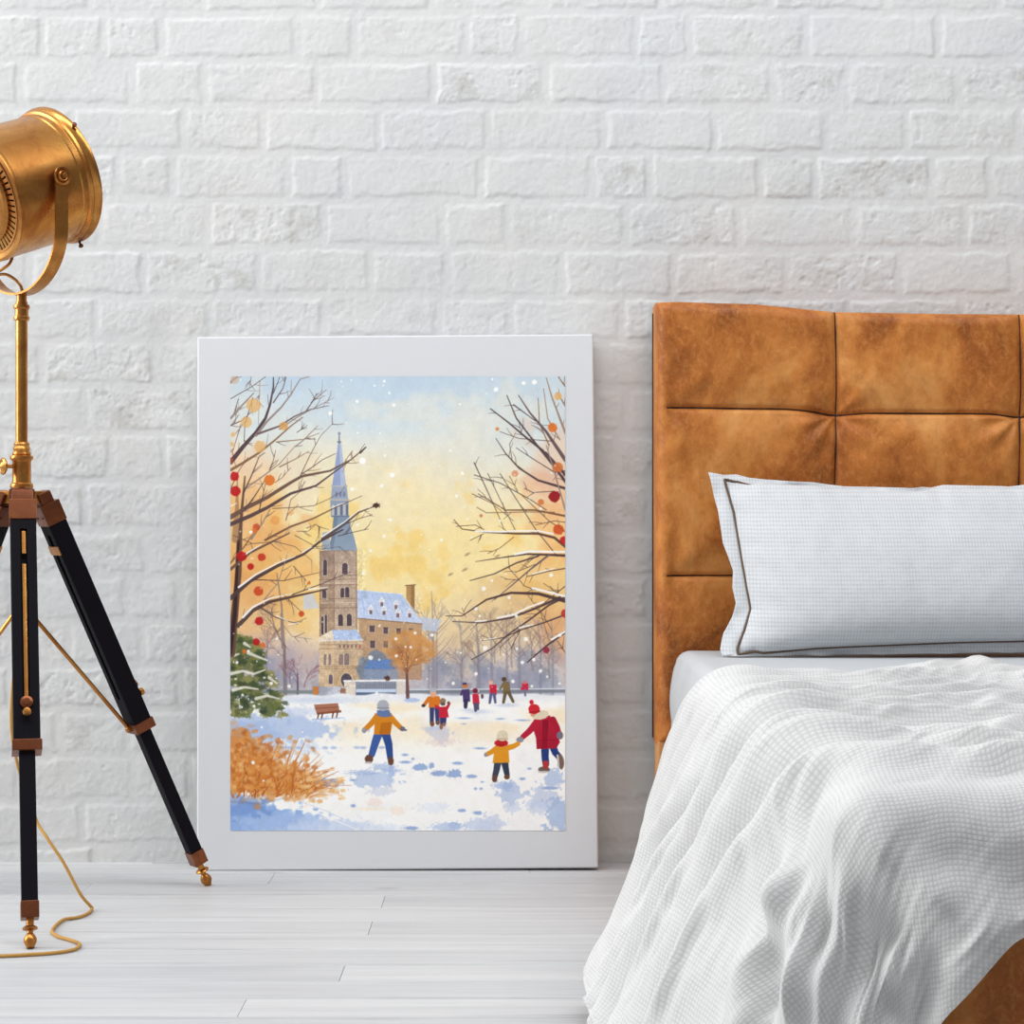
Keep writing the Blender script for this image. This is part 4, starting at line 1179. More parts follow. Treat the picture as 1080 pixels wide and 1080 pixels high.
    cv.ell(*z4((707,462))[0], 2.2, 1.3, (130,138,158)); cv.stroke(z4((707,400), (707,470)), 1.1, 1.6, (120,130,150)); cv.ell(*z4((707,408))[0], 1.5, 1.5, (140,150,168))
    # porch, garden wall, hedge line
    cv.ell(*z5((430,830))[0], 18, 17, (112,134,160), .75, 2, .3, 4)
    cv.poly(z5((362,835), (392,785), (560,775), (572,838)), (104,138,196), .9, 1); cv.poly(z5((362,838), (572,838), (570,905), (360,905)), (146,160,186), .8, 1)
    cv.stroke([(243,731), (335,731)], 3.6, 3.6, (124,134,134), .85, .5); cv.stroke([(425,731), (596,730)], 3.6, 3.6, (124,132,140), .85, .5)
    cv.stroke([(425,728.6), (596,727.6)], 1.2, 1.2, (222,226,234), .9)
    cv.poly(z5((245,905), (556,903), (556,992), (245,992)), (150,156,172)); cv.poly(z5((245,912), (313,912), (313,992), (245,992)), (232,220,204)); cv.poly(z5((560,898), (612,898), (612,992), (560,992)), (226,218,208))
    for i in range(24): cv.stroke(z5((320 + i*10,922), (320 + i*10,955)), .8, .8, (108,112,128), .6)
    cv.poly(z5((315,955), (555,955), (555,975), (315,975)), (206,220,240)); cv.stroke(z5((245,907), (612,903)), 2, 2, (244,240,238)); cv.poly(z5((315,975), (555,975), (555,992), (315,992)), (96,112,140))
    cv.ell(*z5((503,890))[0], 3.2, 2.6, (84,56,48), .9, .5, .3, 2)
    cv.poly(z5((55,940), (92,940), (90,990), (60,990)), (206,130,70)); cv.ell(*z5((235,975))[0], 3.4, 4.6, (150,108,84), .9, .5, .4, 5); cv.ell(*z5((238,1008))[0], 4.6, 2.6, (120,94,88), .7, .5)
    W = cv.win(336, 386, 581, 726); t = (1 + (fbm(cv.X[W] * .9, cv.Y[W] * .9, 55, 3) - .5) * .28 + (fbm(cv.X[W] * .2, cv.Y[W] * .2, 56, 2) - .5) * .2)[..., None]; cv.C[W] = np.clip(cv.C[W] * t, 0, 255)
    W = cv.win(386, 446, 626, 726); t = (1 + (fbm(cv.X[W] * .7, cv.Y[W] * .7, 57, 3) - .5) * .16)[..., None]; cv.C[W] = np.clip(cv.C[W] * t, 0, 255)
    # ---- snow
    e = 733.5 + (vnoise(X * .05, X * 0 + 2, 3) - .5) * 3; a = sstep(-1.2, 1.2, Y - e)
    n1 = fbm(X * .012, Y * .04, 41, 4); warm = sstep(.42, .7, n1) * sstep(735, 750, Y) * sstep(800, 765, Y) * sstep(320, 380, X)
    sn = np.zeros_like(cv.C) + np.array((255,254,250)); sn = sn * (1 - .75 * warm[..., None]) + np.array((252,233,196)) * .75 * warm[..., None]
    k = (sstep(746, 734, Y) * .55)[..., None]; sn = sn * (1 - k) + np.array((224,230,240)) * k
    k = (sstep(.56, .75, fbm(X * .02 + 5, Y * .03, 47, 4)) * .15)[..., None]; sn = sn * (1 - k) + np.array((222,230,244)) * k
    cv.C = cv.C * (1 - a[..., None]) + sn * a[..., None]
    for cx, cy, rx, ry, c, al in ((285,768,70,14,(172,194,232),.75), (262,778,44,16,(168,190,230),.6), (300,790,40,10,(206,218,240),.5), (310,752,26,5,(206,218,240),.7), (332,740,40,3,(206,216,236),.7), (258,863,60,17,(138,172,226),.9), (300,870,46,14,(170,194,234),.8), (345,872,40,8,(196,212,240),.7), (250,850,30,12,(120,152,210),.7), (380,874,50,5,(214,226,244),.6)):
        cv.ell(cx, cy, rx, ry, c, al, soft=3.5, rough=.5, seed=int(cx))
    cv.stroke([(296,852), (330,855), (360,868), (384,878)], 1.4, .7, (255,254,250), .9)
    cv.stroke([(318,846), (345,856), (380,872)], .8, .5, (190,208,240), .7)
    for p in z7((30,466),(60,467),(110,466),(155,466)) + [(298,789),(305,789.5),(315,789.5),(330,789.5),(343,789.5),(352,789.5)]: cv.ell(p[0], p[1], 3.2, 1.5, (176,196,230), .85, .5, .3, int(p[0]))
    for cx, cy, rx, ry in ((345,563,38,17), (437,593,40,14), (515,595,35,20), (598,608,27,9), (528,543,25,8), (270,538,28,7), (268,502,16,6), (850,620,16,7), (550,775,20,8), (627,787,22,9), (300,862,32,9), (512,850,28,18), (12,752,12,9), (12,626,16,6), (400,556,12,14), (308,522,8,6), (885,570,10,5), (985,665,44,8), (640,470,28,5), (560,322,30,4), (740,325,20,4), (850,332,30,4), (560,350,10,3), (650,635,8,5), (618,668,8,6), (645,668,8,6)):
        (a_, b_), = z7((cx, cy)); cv.ell(a_, b_, rx / 4.696, ry / 4.696, (142,168,214), .85, .5, .35, cx)
    for cx, cy, rx, ry, rot in ((345,826,15,4.5,0), (334,828,8,3,0)): cv.ell(cx, cy, rx, ry, (152,178,222), .8, .5, .4, 7)
    for cx, cy, rx, ry, c, al in ((120,625,100,42,(176,196,230),.7), (150,680,60,22,(208,214,232),.6), (60,590,70,12,(160,184,224),.7), (215,580,40,8,(164,186,226),.6), (160,560,60,16,(156,180,222),.6), (200,585,16,30,(156,180,222),.7),
                                  (445,395,50,50,(206,206,222),.7), (450,440,80,18,(232,216,214),.5), (410,372,44,8,(196,206,228),.7), (630,290,60,10,(214,220,236),.8), (770,258,50,8,(196,208,232),.7), (580,280,30,6,(206,214,232),.7),
                                  (790,690,60,60,(184,200,230),.75), (760,655,44,20,(164,186,226),.7), (800,760,40,30,(200,212,236),.6), (1000,620,50,40,(170,190,228),.7), (960,720,90,50,(196,208,234),.7), (1030,800,60,80,(172,194,230),.8), (930,760,50,30,(204,216,238),.7), (640,845,80,30,(206,218,240),.8), (480,855,80,20,(190,206,236),.8), (700,840,60,44,(206,216,238),.7),
                                  (115,735,34,20,(246,226,216),.6), (230,775,36,22,(250,232,216),.6), (410,760,80,24,(228,236,248),.6), (100,768,70,8,(250,234,206),.6)):
        (a_, b_), = z7((cx, cy)); cv.ell(a_, b_, rx / 4.696, ry / 4.696, c, al, 1.4, .55, cx + cy)
    # ---- bench
    cv.poly(zb((322,256), (384,252), (388,272), (328,276)), (176,118,92)); cv.stroke(zb((324,266), (386,262)), .7, .7, (120,76,62)); cv.poly(zb((328,276), (392,270), (393,276), (330,282)), (146,92,70))
    for a_, b_ in ((334,280), (344,280), (372,277), (383,276)): cv.stroke(zb((a_, b_), (a_ - 3, b_ + 13)), 1.6, 1.4, (110,66,52))
    cv.stroke(zb((320,294), (400,290)), 1.8, 1.0, (176,196,230), .8)
    # ---- fir tree
    for i in range(330):
        t = rng.random() ** .8; y = 672 + 84 * t; hw = 8 + 50 * t ** .8; x = 254 + rng.uniform(-hw, hw * .92) * (1 if t < .85 else .9)
        if x > 303: continue
        c = rng.choice([(104,114,66), (84,98,62), (128,130,76), (70,84,60), (152,148,92), (110,116,80)])
        cv.ell(x, y, rng.uniform(3, 7), rng.uniform(2, 4.4), c, .8, .6, .5, i, rng.uniform(-.4, .4))
    for i in range(60):
        t = rng.random(); y = 690 + 64 * t; hw = 12 + 36 * t; x = 256 + rng.uniform(-hw, hw)
        cv.ell(x, y, rng.uniform(2, 4), rng.uniform(1.5, 3), (58,70,52), .5, .6, .5, i + 50)
    for pts in (((243,712),(256,709),(268,712),(279,708)), ((262,690),(272,694),(282,698)), ((243,694),(252,691)), ((246,729),(258,726),(272,728)), ((258,680),(264,684)), ((284,716),(292,722)), ((270,738),(282,735),(294,738))):
        cv.stroke(pts, 3.6, 1.6, (240,236,222), .85, .6)
    for i in range(16): cv.ell(rng.uniform(245, 298), rng.uniform(690, 750), rng.uniform(.6, 1.6), rng.uniform(.6, 1.3), (240,238,228), .85)
    # ---- left tree
    dk, md, br, gy = (84,66,70), (112,86,76), (140,106,78), (152,134,128)
    cv.stroke(z8((62,-190), (50,-60), (46,0), (40,150), (25,300), (10,440)), 1.5, 10, (106,78,66), .95, .4); cv.stroke(z8((38,40), (26,300), (8,440)), 3, 5, (60,42,44), .9, .6)
    cv.stroke(z4((62,700), (60,900), (50,1080)), 1, 8, (140,104,76), .6, 1.0)
    L4 = [((20,590),(100,490),(180,400),(240,310),(270,220),(290,110),(290,50)), 5, 1.2, dk, ((180,420),(250,330),(340,240),(400,160),(460,60),(520,42)), 2.8, .8, gy, ((190,410),(260,385),(330,360),(420,300),(520,255),(640,230)), 2.4, .6, (112,92,92),
          ((330,380),(430,310),(500,270),(670,180)), 1.6, .5, gy, ((500,260),(540,200),(625,128)), 1.2, .5, md, ((530,210),(550,185),(565,150)), .9, .5, dk, ((20,640),(90,600),(200,530),(300,450),(400,360),(480,300)), 3, 1, br,
          ((20,310),(90,230),(165,150)), 2.4, 1.3, gy, ((20,185),(150,110),(240,45)), .9, .7, md, ((20,80),(60,42)), 2.6, 2.2, (128,96,78), ((150,42),(140,110)), .7, .5, br, ((205,70),(195,350)), .7, .5, gy, ((160,180),(110,350),(105,460)), 1.0, .6, dk,
          ((70,185),(40,280)), .8, .5, dk, ((85,350),(30,530)), .9, .5, md, ((290,150),(330,50)), 1, .5, dk, ((290,210),(350,120),(370,50)), 1.4, .7, md, ((20,355),(90,325),(150,270)), 1.2, .7, md, ((110,760),(210,690),(330,600),(430,485)), 1.6, .7, gy,
          ((310,462),(480,445),(580,405)), 1.2, .6, br, ((430,490),(480,450),(570,360)), 1.4, .8, gy, ((330,620),(430,570),(515,520)), 1.3, .5, br, ((455,690),(520,550),(590,420),(665,345)), 1.2, .5, (140,110,96),
          ((20,940),(120,880),(250,815),(400,720),(470,680),(650,645),(780,575),(875,495)), 5, .9, md, ((20,985),(150,930),(250,880),(400,790),(560,740),(680,650),(770,585)), 4.6, .9, (92,72,74),
          ((470,665),(540,620),(600,575),(685,535)), 1.0, .5, dk, ((285,885),(400,880),(545,868),(640,825),(720,780)), .9, .5, md, ((110,890),(170,810),(240,700)), 1.5, .7, dk, ((200,900),(240,730)), 1.0, .6, dk, ((265,640),(290,580),(305,515)), .9, .5, md,
          ((240,1085),(400,1000),(540,950),(680,880),(850,805)), 2.6, .6, (124,90,74), ((600,1080),(740,985),(830,910),(945,865)), 3.2, 1.0, (96,82,84), ((760,980),(830,950),(915,925)), .9, .5, dk, ((700,1060),(800,1035),(890,1015)), .9, .5, dk,
          ((100,790),(150,680),(200,555),(235,530)), 1.5, .7, dk, ((150,1080),(220,980),(270,890)), 2, 1, gy, ((370,960),(385,900),(400,830),(480,760)), 1, .4, md, ((440,400),(505,355)), .8, .4, dk, ((300,720),(345,690),(400,625)), .8, .5, br, ((20,760),(75,640),(130,560)), 1.0, .5, md, ((500,1010),(560,985),(585,1010)), .7, .4, dk, ((440,1030),(510,1030),(555,990)), .7, .4, md, ((790,520),(760,560),(740,590)), .7, .5, md, ((450,760),(495,715)), .8, .5, gy]
    def twigs(pts, n, c, lean):
        pts = np.array(pts)
        for k in range(n):
            j = rng.randrange(len(pts) - 1); t = rng.random(); p = pts[j] * (1 - t) + pts[j + 1] * t
            d = pts[j + 1] - pts[j]; an = math.atan2(-d[1], d[0]) + rng.choice((-1, 1)) * rng.uniform(.35, .9); l = rng.uniform(5, 16)
            m = (p[0] + math.cos(an) * l * .5, p[1] - math.sin(an) * l * .5)
            cv.stroke([tuple(p), m, (m[0] + math.cos(an + rng.uniform(-.4,.4)) * l * .5, m[1] - math.sin(an + .2) * l * .5)], .8, .35, c, .85, .1)
    for i in range(0, len(L4), 4): twigs(z4(*L4[i]), 3, rng.choice((dk, md, gy, br)), 0)
    for i in range(0, len(L4), 4): cv.stroke(z4(*L4[i]), L4[i+1], L4[i+2], L4[i+3], .95, .15)
    cv.ell(*z4((940,865))[0], 3.6, 2.6, (84,60,52), 1, .3, .4, 3); cv.stroke(z4((840,530), (875,495)), 2.2, 1.4, (96,78,72))
    for pts, w in ((((600,1062),(740,970),(830,895)),1.6), (((660,880),(700,862),(740,850)),1.3), (((20,870),(60,850)),1.5), (((320,740),(350,720)),1.0)): cv.stroke(z4(*pts), w, .6, (250,246,240), .9, .2)
    S8 = [((10,245),(80,183),(180,128),(270,88),(330,42),(410,0)), 4.6, 1.6, dk, ((38,342),(90,288),(150,257),(240,237),(355,212)), 4.8, 1.2, (90,70,68), ((10,142),(80,82),(160,42),(220,12)), 3.4, 1.4, md, ((110,272),(170,312),(250,336)), 1.4, .6, dk, ((90,178),(200,182),(330,152)), 1.1, .5, dk,
          ((130,250),(180,190),(215,80)), 1.2, .6, gy, ((230,232),(330,195),(440,150)), 1.2, .5, dk, ((200,232),(270,300)), 1.0, .5, md, ((235,130),(280,182)), .9, .5, dk, ((10,120),(60,60),(100,0)), 2.0, 1.0, br, ((240,20),(330,70),(400,60)), .8, .4, md, ((190,330),(230,380),(300,390)), .8, .4, gy, ((20,20),(90,50),(190,40)), 1.0, .5, md, ((160,40),(240,60),(300,110)), .9, .4, md, ((190,300),(195,420)), 1.6, 2.2, gy]
    for i in range(0, len(S8), 4): twigs(z8(*S8[i]), 3, rng.choice((dk, md, gy)), 0)
    for i in range(0, len(S8), 4): cv.stroke(z8(*S8[i]), S8[i+1], S8[i+2], S8[i+3], .95, .15)
    for pts, w in ((((40,205),(100,160),(180,118),(240,96)),2.2), (((55,312),(90,276),(150,245),(230,228)),2.4), (((290,212),(355,206)),1.6), (((60,90),(120,52)),1.6), (((265,82),(300,62)),1.2), (((175,306),(215,326)),1.1), (((215,338),(255,332)),1.1)): cv.stroke(z8(*pts), w, .7, (252,248,244), .95, .2)
    def dot(p, r, c, al=.95, seed=1): cv.ell(p[0], p[1], r, r, c, al, .4, .12, seed)
    red, ora, pal, deep = (190,34,38), (222,116,48), (226,176,108), (146,26,32)
    for x, y, r, c in ((165,228,45,pal), (120,335,35,pal), (205,490,36,pal), (355,360,27,(222,162,86)), (35,415,15,pal), (28,475,14,pal), (45,680,29,red), (50,775,33,red), (265,705,34,ora), (182,1003,22,(196,66,44)), (45,65,26,(200,180,160)), (300,960,30,(230,160,90)), (400,910,20,(236,180,120)), (20,580,18,(190,80,50))):
        dot(z4((x, y))[0], r / 6, c, .9 if c in (red, ora) else .75, x)
    for x, y, r, c in ((50,95,18,red), (82,132,12,red), (122,98,14,(200,60,44)), (110,220,17,(206,76,44)), (113,325,15,red), (103,400,13,red), (263,300,10,(206,76,44)), (125,412,10,ora), (290,190,6,ora), (60,433,8,ora), (95,5,10,ora)): dot(z8((x, y))[0], r / 3.375, c, .9, x)
    # ---- right tree
    L6 = [((165,145),(230,195),(300,255),(370,310),(440,390)), 1.2, 3, dk, ((225,95),(260,180),(320,260),(400,360),(440,415)), 1.0, 3, dk, ((268,95),(310,160),(370,230),(440,335)), 1.0, 4.2, (104,84,86), ((250,130),(330,190)), 1.4, .8, dk, ((340,105),(345,200),(380,280)), .8, 1.4, br, ((360,70),(375,180),(420,260)), .8, 1.3, (160,126,104),
          ((370,30),(390,100),(440,235)), 1.0, 2.4, (160,128,106), ((410,85),(440,135)), .9, 1.5, br, ((415,28),(440,62)), 1.0, 1.6, br, ((200,230),(270,255),(390,265)), .6, .8, dk, ((185,255),(220,310),(270,365),(340,410),(440,440)), .7, 3, dk, ((235,275),(245,340),(320,400)), .7, 1.0, md, ((260,290),(320,330),(400,380),(440,375)), .7, 1.2, dk,
          ((105,345),(140,420),(190,530),(215,592)), 1.2, .6, dk, ((105,390),(200,420),(310,480),(370,520)), .9, .9, dk, ((155,385),(200,480),(255,592)), .8, .7, dk, ((200,385),(260,480),(330,590),(410,690)), .8, 1.0, dk, ((98,460),(170,495),(250,560)), .8, .5, md, ((120,460),(220,520),(330,520),(440,542)), .9, 2.2, (120,86,64), ((115,510),(150,530),(300,527),(400,528)), .8, 1.0, br,
          ((290,440),(320,455),(400,450)), .8, .8, dk, ((235,395),(265,450)), .7, .5, md, ((370,280),(400,380),(440,520)), 1.0, 2.0, gy, ((30,555),(60,590),(150,602),(260,607),(340,607),(400,622),(440,655)), .8, 3, (100,72,62), ((40,580),(110,575),(140,592)), .8, .8, md, ((90,632),(140,607)), .7, .7, md,
          ((155,680),(200,660),(250,620)), .6, .8, md, ((110,710),(230,692),(300,682),(380,685),(440,688)), .6, 2.8, (84,66,68), ((90,780),(180,755),(260,715),(340,690)), .9, 1.8, dk, ((180,850),(240,800),(310,740),(380,685)), .8, 2.2, (110,98,104), ((300,765),(380,745),(440,735)), .8, 1.2, dk,
          ((0,910),(60,910),(150,850),(240,825),(340,828),(440,855)), .7, 4, (84,62,62), ((25,930),(130,935),(240,917),(330,882),(420,842)), .8, 3, dk, ((135,1000),(210,990),(280,960),(360,935),(440,905)), .8, 1.8, dk, ((95,1070),(170,1030),(240,970),(300,930),(380,870),(440,840)), .9, 2.2, dk, ((300,1080),(370,1020),(440,970)), 1.2, 2.4, dk,
          ((200,1025),(270,960)), .6, .8, dk, ((240,1030),(275,960)), .6, .7, dk, ((330,860),(390,960)), .7, .7, md, ((410,1000),(440,1045)), .7, .9, dk, ((230,730),(290,800),(330,815)), .6, .8, dk, ((220,775),(270,777)), .6, .6, dk, ((360,790),(420,832)), .7, .7, md, ((255,750),(330,720)), .7, .7, dk, ((270,200),(280,240)), .6, .5, md, ((330,575),(400,560),(440,565)), .7, .9, md, ((275,460),(380,560),(440,600)), .8, 1.0, md, ((340,880),(440,800)), .8, 1.2, md, ((300,830),(350,900),(380,1000)), .7, .6, md, ((60,880),(75,915)), .5, .5, md]
    for i in range(0, len(L6), 4): twigs([q[::1] for q in z6(*L6[i])][::-1], 2, rng.choice((dk, md)), 0)
    for i in range(0, len(L6), 4): cv.stroke(z6(*L6[i]), L6[i+1], L6[i+2], L6[i+3], .95, .12)
    for pts, w in ((((110,598),(200,600),(260,597),(340,597),(395,608)),2.0), (((255,683),(310,672),(380,674),(438,674)),2.6), (((320,755),(400,735)),1.2), (((320,808),(370,820),(440,838)),2.6), (((110,930),(150,926)),1.8), (((190,917),(250,905),(300,880),(360,858)),2.2), (((270,953),(320,942)),1.5), (((390,996),(438,968)),2.4), (((140,998),(190,990)),1.0)): cv.stroke(z6(*pts), w * .9, w * .8, (252,249,246), .95, .2)
    for x, y, r, c in ((393,215,17,ora), (412,362,19,(216,120,66)), (400,470,21,deep), (350,490,11,(214,120,66)), (415,592,19,(206,82,44)), (434,632,15,red), (413,98,14,pal), (190,220,7,(214,140,80)), (255,385,12,(222,150,110)), (370,1035,12,(150,50,70)), (440,900,16,(190,60,50)), (130,541,6,(200,130,80))): dot(z6((x, y))[0], r / 3.485, c, .9, x)
    for x, y in ((190,690), (70,740), (80,683), (18,757)): q = z6((x, y))[0]; cv.ell(q[0], q[1], 3.0, 1.3, (186,158,118), .9, .4, .3, x, -.5)
    # ---- orange tree in the square
    cv.stroke(z5((626,1005), (622,900), (620,830), (630,760)), 4, 1.6, (120,84,82)); 
    for an in (1.0, 1.4, 1.8, 2.2): tree(*z5((622,860))[0], an, 11, 1.6, (150,96,70), .8, 3)
    for i in range(120):
        an, rr = rng.uniform(0, 2 * PI), rng.random() ** .5; cv.ell(431 + math.cos(an) * rr * 27, 687 + math.sin(an) * rr * 19, rng.uniform(2, 6), rng.uniform(2, 5), rng.choice([(206,146,84), (190,126,72), (222,170,106), (214,154,96)]), .4, 1.2, .5, i)
    for an in (1.1, 1.6, 2.1): tree(*z5((625,850))[0], an, 10, 1.1, (140,88,68), .6, 3)
    cv.ell(*z5((650,1022))[0], 8, 2.4, (170,192,232), .8, .8, .4, 3)
    # ---- ochre grass
    for cx, cy, rx, ry in ((262,812,34,26), (285,822,44,18), (250,800,20,30), (320,832,26,8)): cv.ell(cx, cy, rx, ry, (214,138,68), .7, 7, .5, cx)
    for i in range(150):
        x = rng.uniform(243, 330); y = 842 - rng.uniform(0, 12); an = rng.uniform(.5, 2.2) - (x - 270) * .006; l = rng.uniform(16, 58) * (1 - .25 * (x > 310))
        cv.stroke([(x, y), (x + math.cos(an) * l * .5, y - math.sin(an) * l * .55), (x + math.cos(an - .15) * l, y - math.sin(an - .15) * l)], rng.uniform(.8, 1.9), .4, rng.choice([(196,112,48), (214,140,70), (170,90,40), (226,166,96), (186,104,56)]), .8, .4)
    for i in range(260):
        x = 243 + abs(rng.gauss(0, 1)) * 42; y = 806 + rng.gauss(0, 17)
        if x < 345 and y < 838: cv.ell(x, y, rng.uniform(1.4, 3.6), rng.uniform(1.2, 2.8), rng.choice([(206,124,54), (226,160,88), (236,182,118), (190,104,46), (216,142,72)]), .65, 1.0, .3, i, rng.uniform(-1, 1))
    for i in range(50): cv.ell(rng.uniform(310, 362), rng.uniform(815, 846), rng.uniform(1.4, 3.4), rng.uniform(1, 2.4), rng.choice([(240,190,124), (232,172,104), (244,206,150)]), .75, .5, .3, i)
    for x, y in ((247,774), (255,770), (262,776), (270,772), (293,781), (311,783), (280,778)): cv.ell(x, y, 2.4, 2.2, (214,152,96), .8, .4, .3, 4)
    cv.stroke([(243,846), (275,848), (300,842)], 3, 1, (110,120,150), .35, 1.5)
    # ---- people
    def E(x, y, rx, ry, c, al=1, rot=0): (a_, b_), = z7((x, y)); cv.ell(a_, b_, rx / 4.696, ry / 4.696, c, al, .2, .06, 1, rot)
    def P(c, *pts, c2=None): cv.poly(z7(*pts), c, 1, .1, c2)
    def S(c, w0, w1, *pts): cv.stroke(z7(*pts), w0 / 4.696, w1 / 4.696, c, 1, .1)
    jn, oc, brn = (66,98,164), (216,136,40), (110,76,60)
    S(jn, 44, 32, (138,395), (122,440), (104,500)); S((54,82,146), 44, 30, (172,395), (188,450), (195,516)); E(90,522,21,21,brn); E(88,540,18,5,(190,180,178)); E(198,532,15,21,brn)
    P(oc, (118,298), (202,296), (208,335), (196,402), (114,402), (118,350)); P((190,112,34), (150,345), (200,340), (196,402), (140,402)); S(oc, 30, 24, (126,318), (100,350), (70,377)); S(oc, 30, 24, (198,318), (222,345), (246,368))
    E(66,382,12,13,(150,152,162)); E(256,374,14,12,(112,110,120)); E(270,380,8,5,(112,110,120)); P((104,126,172), (130,282), (190,280), (203,312), (160,318), (128,308)); E(160,258,29,27,(178,180,190)); S((150,152,164), 10, 10, (134,272), (186,272))
    S((46,64,122), 40, 34, (962,460), (962,510), (966,546)); S((46,64,122), 38, 30, (1000,458), (1012,490), (1034,516)); E(957,574,29,15,(116,96,92)); E(957,586,28,5,(206,198,196)); S((180,60,60), 30, 28, (965,545), (965,556)); E(1040,536,16,37,(126,104,94), 1, -.1); S((206,198,192), 10, 8, (1024,505), (1030,560))
    P((186,40,62), (906,328), (985,308), (1012,345), (1036,440), (1018,470), (920,474), (917,420), (902,372), c2=(170,34,58)); P((150,26,48), (950,330), (980,330), (972,470), (945,472), ); S((186,40,62), 36, 26, (915,350), (885,385), (852,414)); S((176,36,58), 34, 26, (1000,330), (1020,365), (1030,394)); S((140,24,44), 3, 3, (925,432), (1025,428))
    E(838,428,18,14,(146,146,160)); E(1036,406,16,20,(120,116,134)); E(938,306,42,22,(228,214,188), 1, -.15); E(902,300,13,14,(222,160,130)); E(908,277,28,25,(212,48,58)); S((176,36,46), 9, 9, (886,294), (934,288)); E(895,243,11,12,(206,44,56))
    S((66,72,92), 36, 28, (728,538), (722,575), (714,606)); S((58,64,84), 36, 26, (762,538), (768,570), (774,600)); E(712,619,13,18,brn); E(773,611,14,12,brn)
    P((226,152,44), (714,458), (780,456), (786,540), (702,542)); S((226,152,44), 28, 22, (722,470), (700,486), (674,500)); S((226,152,44), 28, 22, (782,466), (806,460), (828,448)); E(668,502,9,10,(150,150,160)); E(745,444,34,18,(190,44,48)); P((176,36,42), (732,450), (760,450), (752,462), (738,462)); E(750,408,28,26,(228,214,186)); S((204,186,158), 8, 8, (724,424), (776,424))
    S((64,68,114), 24, 20, (402,265), (401,345)); S((64,68,114), 24, 20, (426,265), (430,345)); E(403,350,11,13,(126,86,66)); E(432,344,9,10,(126,86,66)); P((220,124,44), (386,214), (432,212), (440,268), (386,270)); S((220,124,44), 20, 16, (388,224), (362,258)); E(360,260,10,8,(70,60,72)); E(408,202,16,17,(232,176,146)); E(407,183,18,11,(186,184,190)); S((220,124,44), 18, 14, (432,222), (440,245))
    S((60,64,108), 18, 16, (450,315), (450,350)); S((60,64,108), 18, 16, (466,315), (464,345)); E(448,364,9,14,(150,106,84)); E(462,352,8,10,(150,106,84)); P((206,44,66), (440,266), (476,264), (486,318), (436,320)); S((206,44,66), 16, 12, (442,275), (422,262)); S((206,44,66), 16, 12, (474,275), (488,250)); E(456,238,15,15,(150,124,100)); E(456,252,12,8,(90,84,100)); E(484,246,7,8,(120,80,80))
    P((84,66,112), (552,180), (588,178), (592,240), (556,242)); E(566,160,15,13,(206,124,62)); E(564,152,12,6,(70,70,120)); S((62,54,90), 22, 18, (570,238), (568,266)); S((84,66,112), 12, 10, (554,186), (546,206))
    P((206,46,70), (602,202), (634,202), (638,252), (604,252)); E(616,187,13,13,(132,44,66)); S((90,84,110), 16, 14, (615,252), (618,284)); S((90,84,110), 14, 12, (628,252), (630,276)); E(651,214,7,12,(96,70,70))
    P((206,44,66), (686,158), (722,156), (722,208), (690,208)); E(694,146,11,11,(236,180,156)); S((96,100,140), 16, 12, (694,205), (688,246)); S((96,100,140), 16, 12, (710,205), (716,244))
    P((134,114,78), (756,140), (786,142), (792,196), (752,200)); E(759,130,12,11,(96,70,60)); S((110,94,70), 18, 14, (766,195), (756,244)); S((110,94,70), 18, 14, (782,195), (804,240)); S((134,114,78), 14, 10, (758,150), (740,178))
    P((206,52,74), (848,150), (878,150), (880,184), (848,184)); E(860,146,8,8,(226,120,110)); S((120,116,150), 12, 10, (862,184), (864,210)); E(295.5,0,1,1,red); E(846,176,6,6,(206,52,74))
    # ---- falling snow
    for x, y, r in ((720,75,5), (783,65,5), (992,73,8), (930,102,6), (932,148,3), (1025,148,7), (820,202,9), (1052,226,10), (650,278,12), (823,404,6), (965,406,5), (997,547,8), (855,583,20), (1042,672,15), (976,740,11), (788,762,12), (822,988,9), (1030,958,10), (990,1062,8), (755,338,4), (1000,487,4), (148,1035,11), (455,848,5)): dot(z4((x, y))[0], r / 6, (255,254,250), .95)
    for x, y, r in ((185,73,8), (287,50,7), (326,46,9), (172,35,4), (53,128,4), (62,384,6), (40,468,6), (140,810,8), (112,884,6), (125,910,5), (233,842,6), (145,1028,9), (295,995,8), (260,910,6), (80,553,4), (262,1030,5), (170,780,5), (200,560,4), (18,300,5), (95,620,3), (420,980,7), (388,760,7), (350,515,5)): dot(z6((x, y))[0], r / 3.485, (255,254,250), .9)
    for x, y, r in ((403,768,14), (360,262,10), (484,40,8), (403,125,8), (828,62,8), (670,620,9), (555,655,9), (557,757,9), (643,705,8), (773,632,10), (440,980,9), (470,995,9), (525,995,8), (455,578,6), (455,780,6), (613,703,6), (678,780,5)): dot(z5((x, y))[0], r / 5.687, (255,254,250), .92)
    for x, y in ((531,692), (551,700), (563,697), (570,709), (577,715), (590,722), (486,690), (470,700), (541,720), (561,725), (478,722), (502,712), (267,805), (278,824), (297,846), (304,840), (262,838), (319,773), (276,768), (255,747), (268,746), (286,722), (305,725), (250,700), (262,688), (292,675)): dot((x, y), rng.uniform(.8, 2.0), (255,254,250), .92)
    for i in range(150):
        y = rng.uniform(400, 735); dot((rng.uniform(246, 594), y), rng.uniform(.35, .9), (255,252,244), .75)
    # pigment grain
    gr = 1 + (fbm(X * .8, Y * .8, 88, 2) - .5) * .035 + (fbm(X * .12, Y * .12, 89, 3) - .5) * .05
    cv.C = np.clip(cv.C * gr[..., None], 0, 255)
    return cv

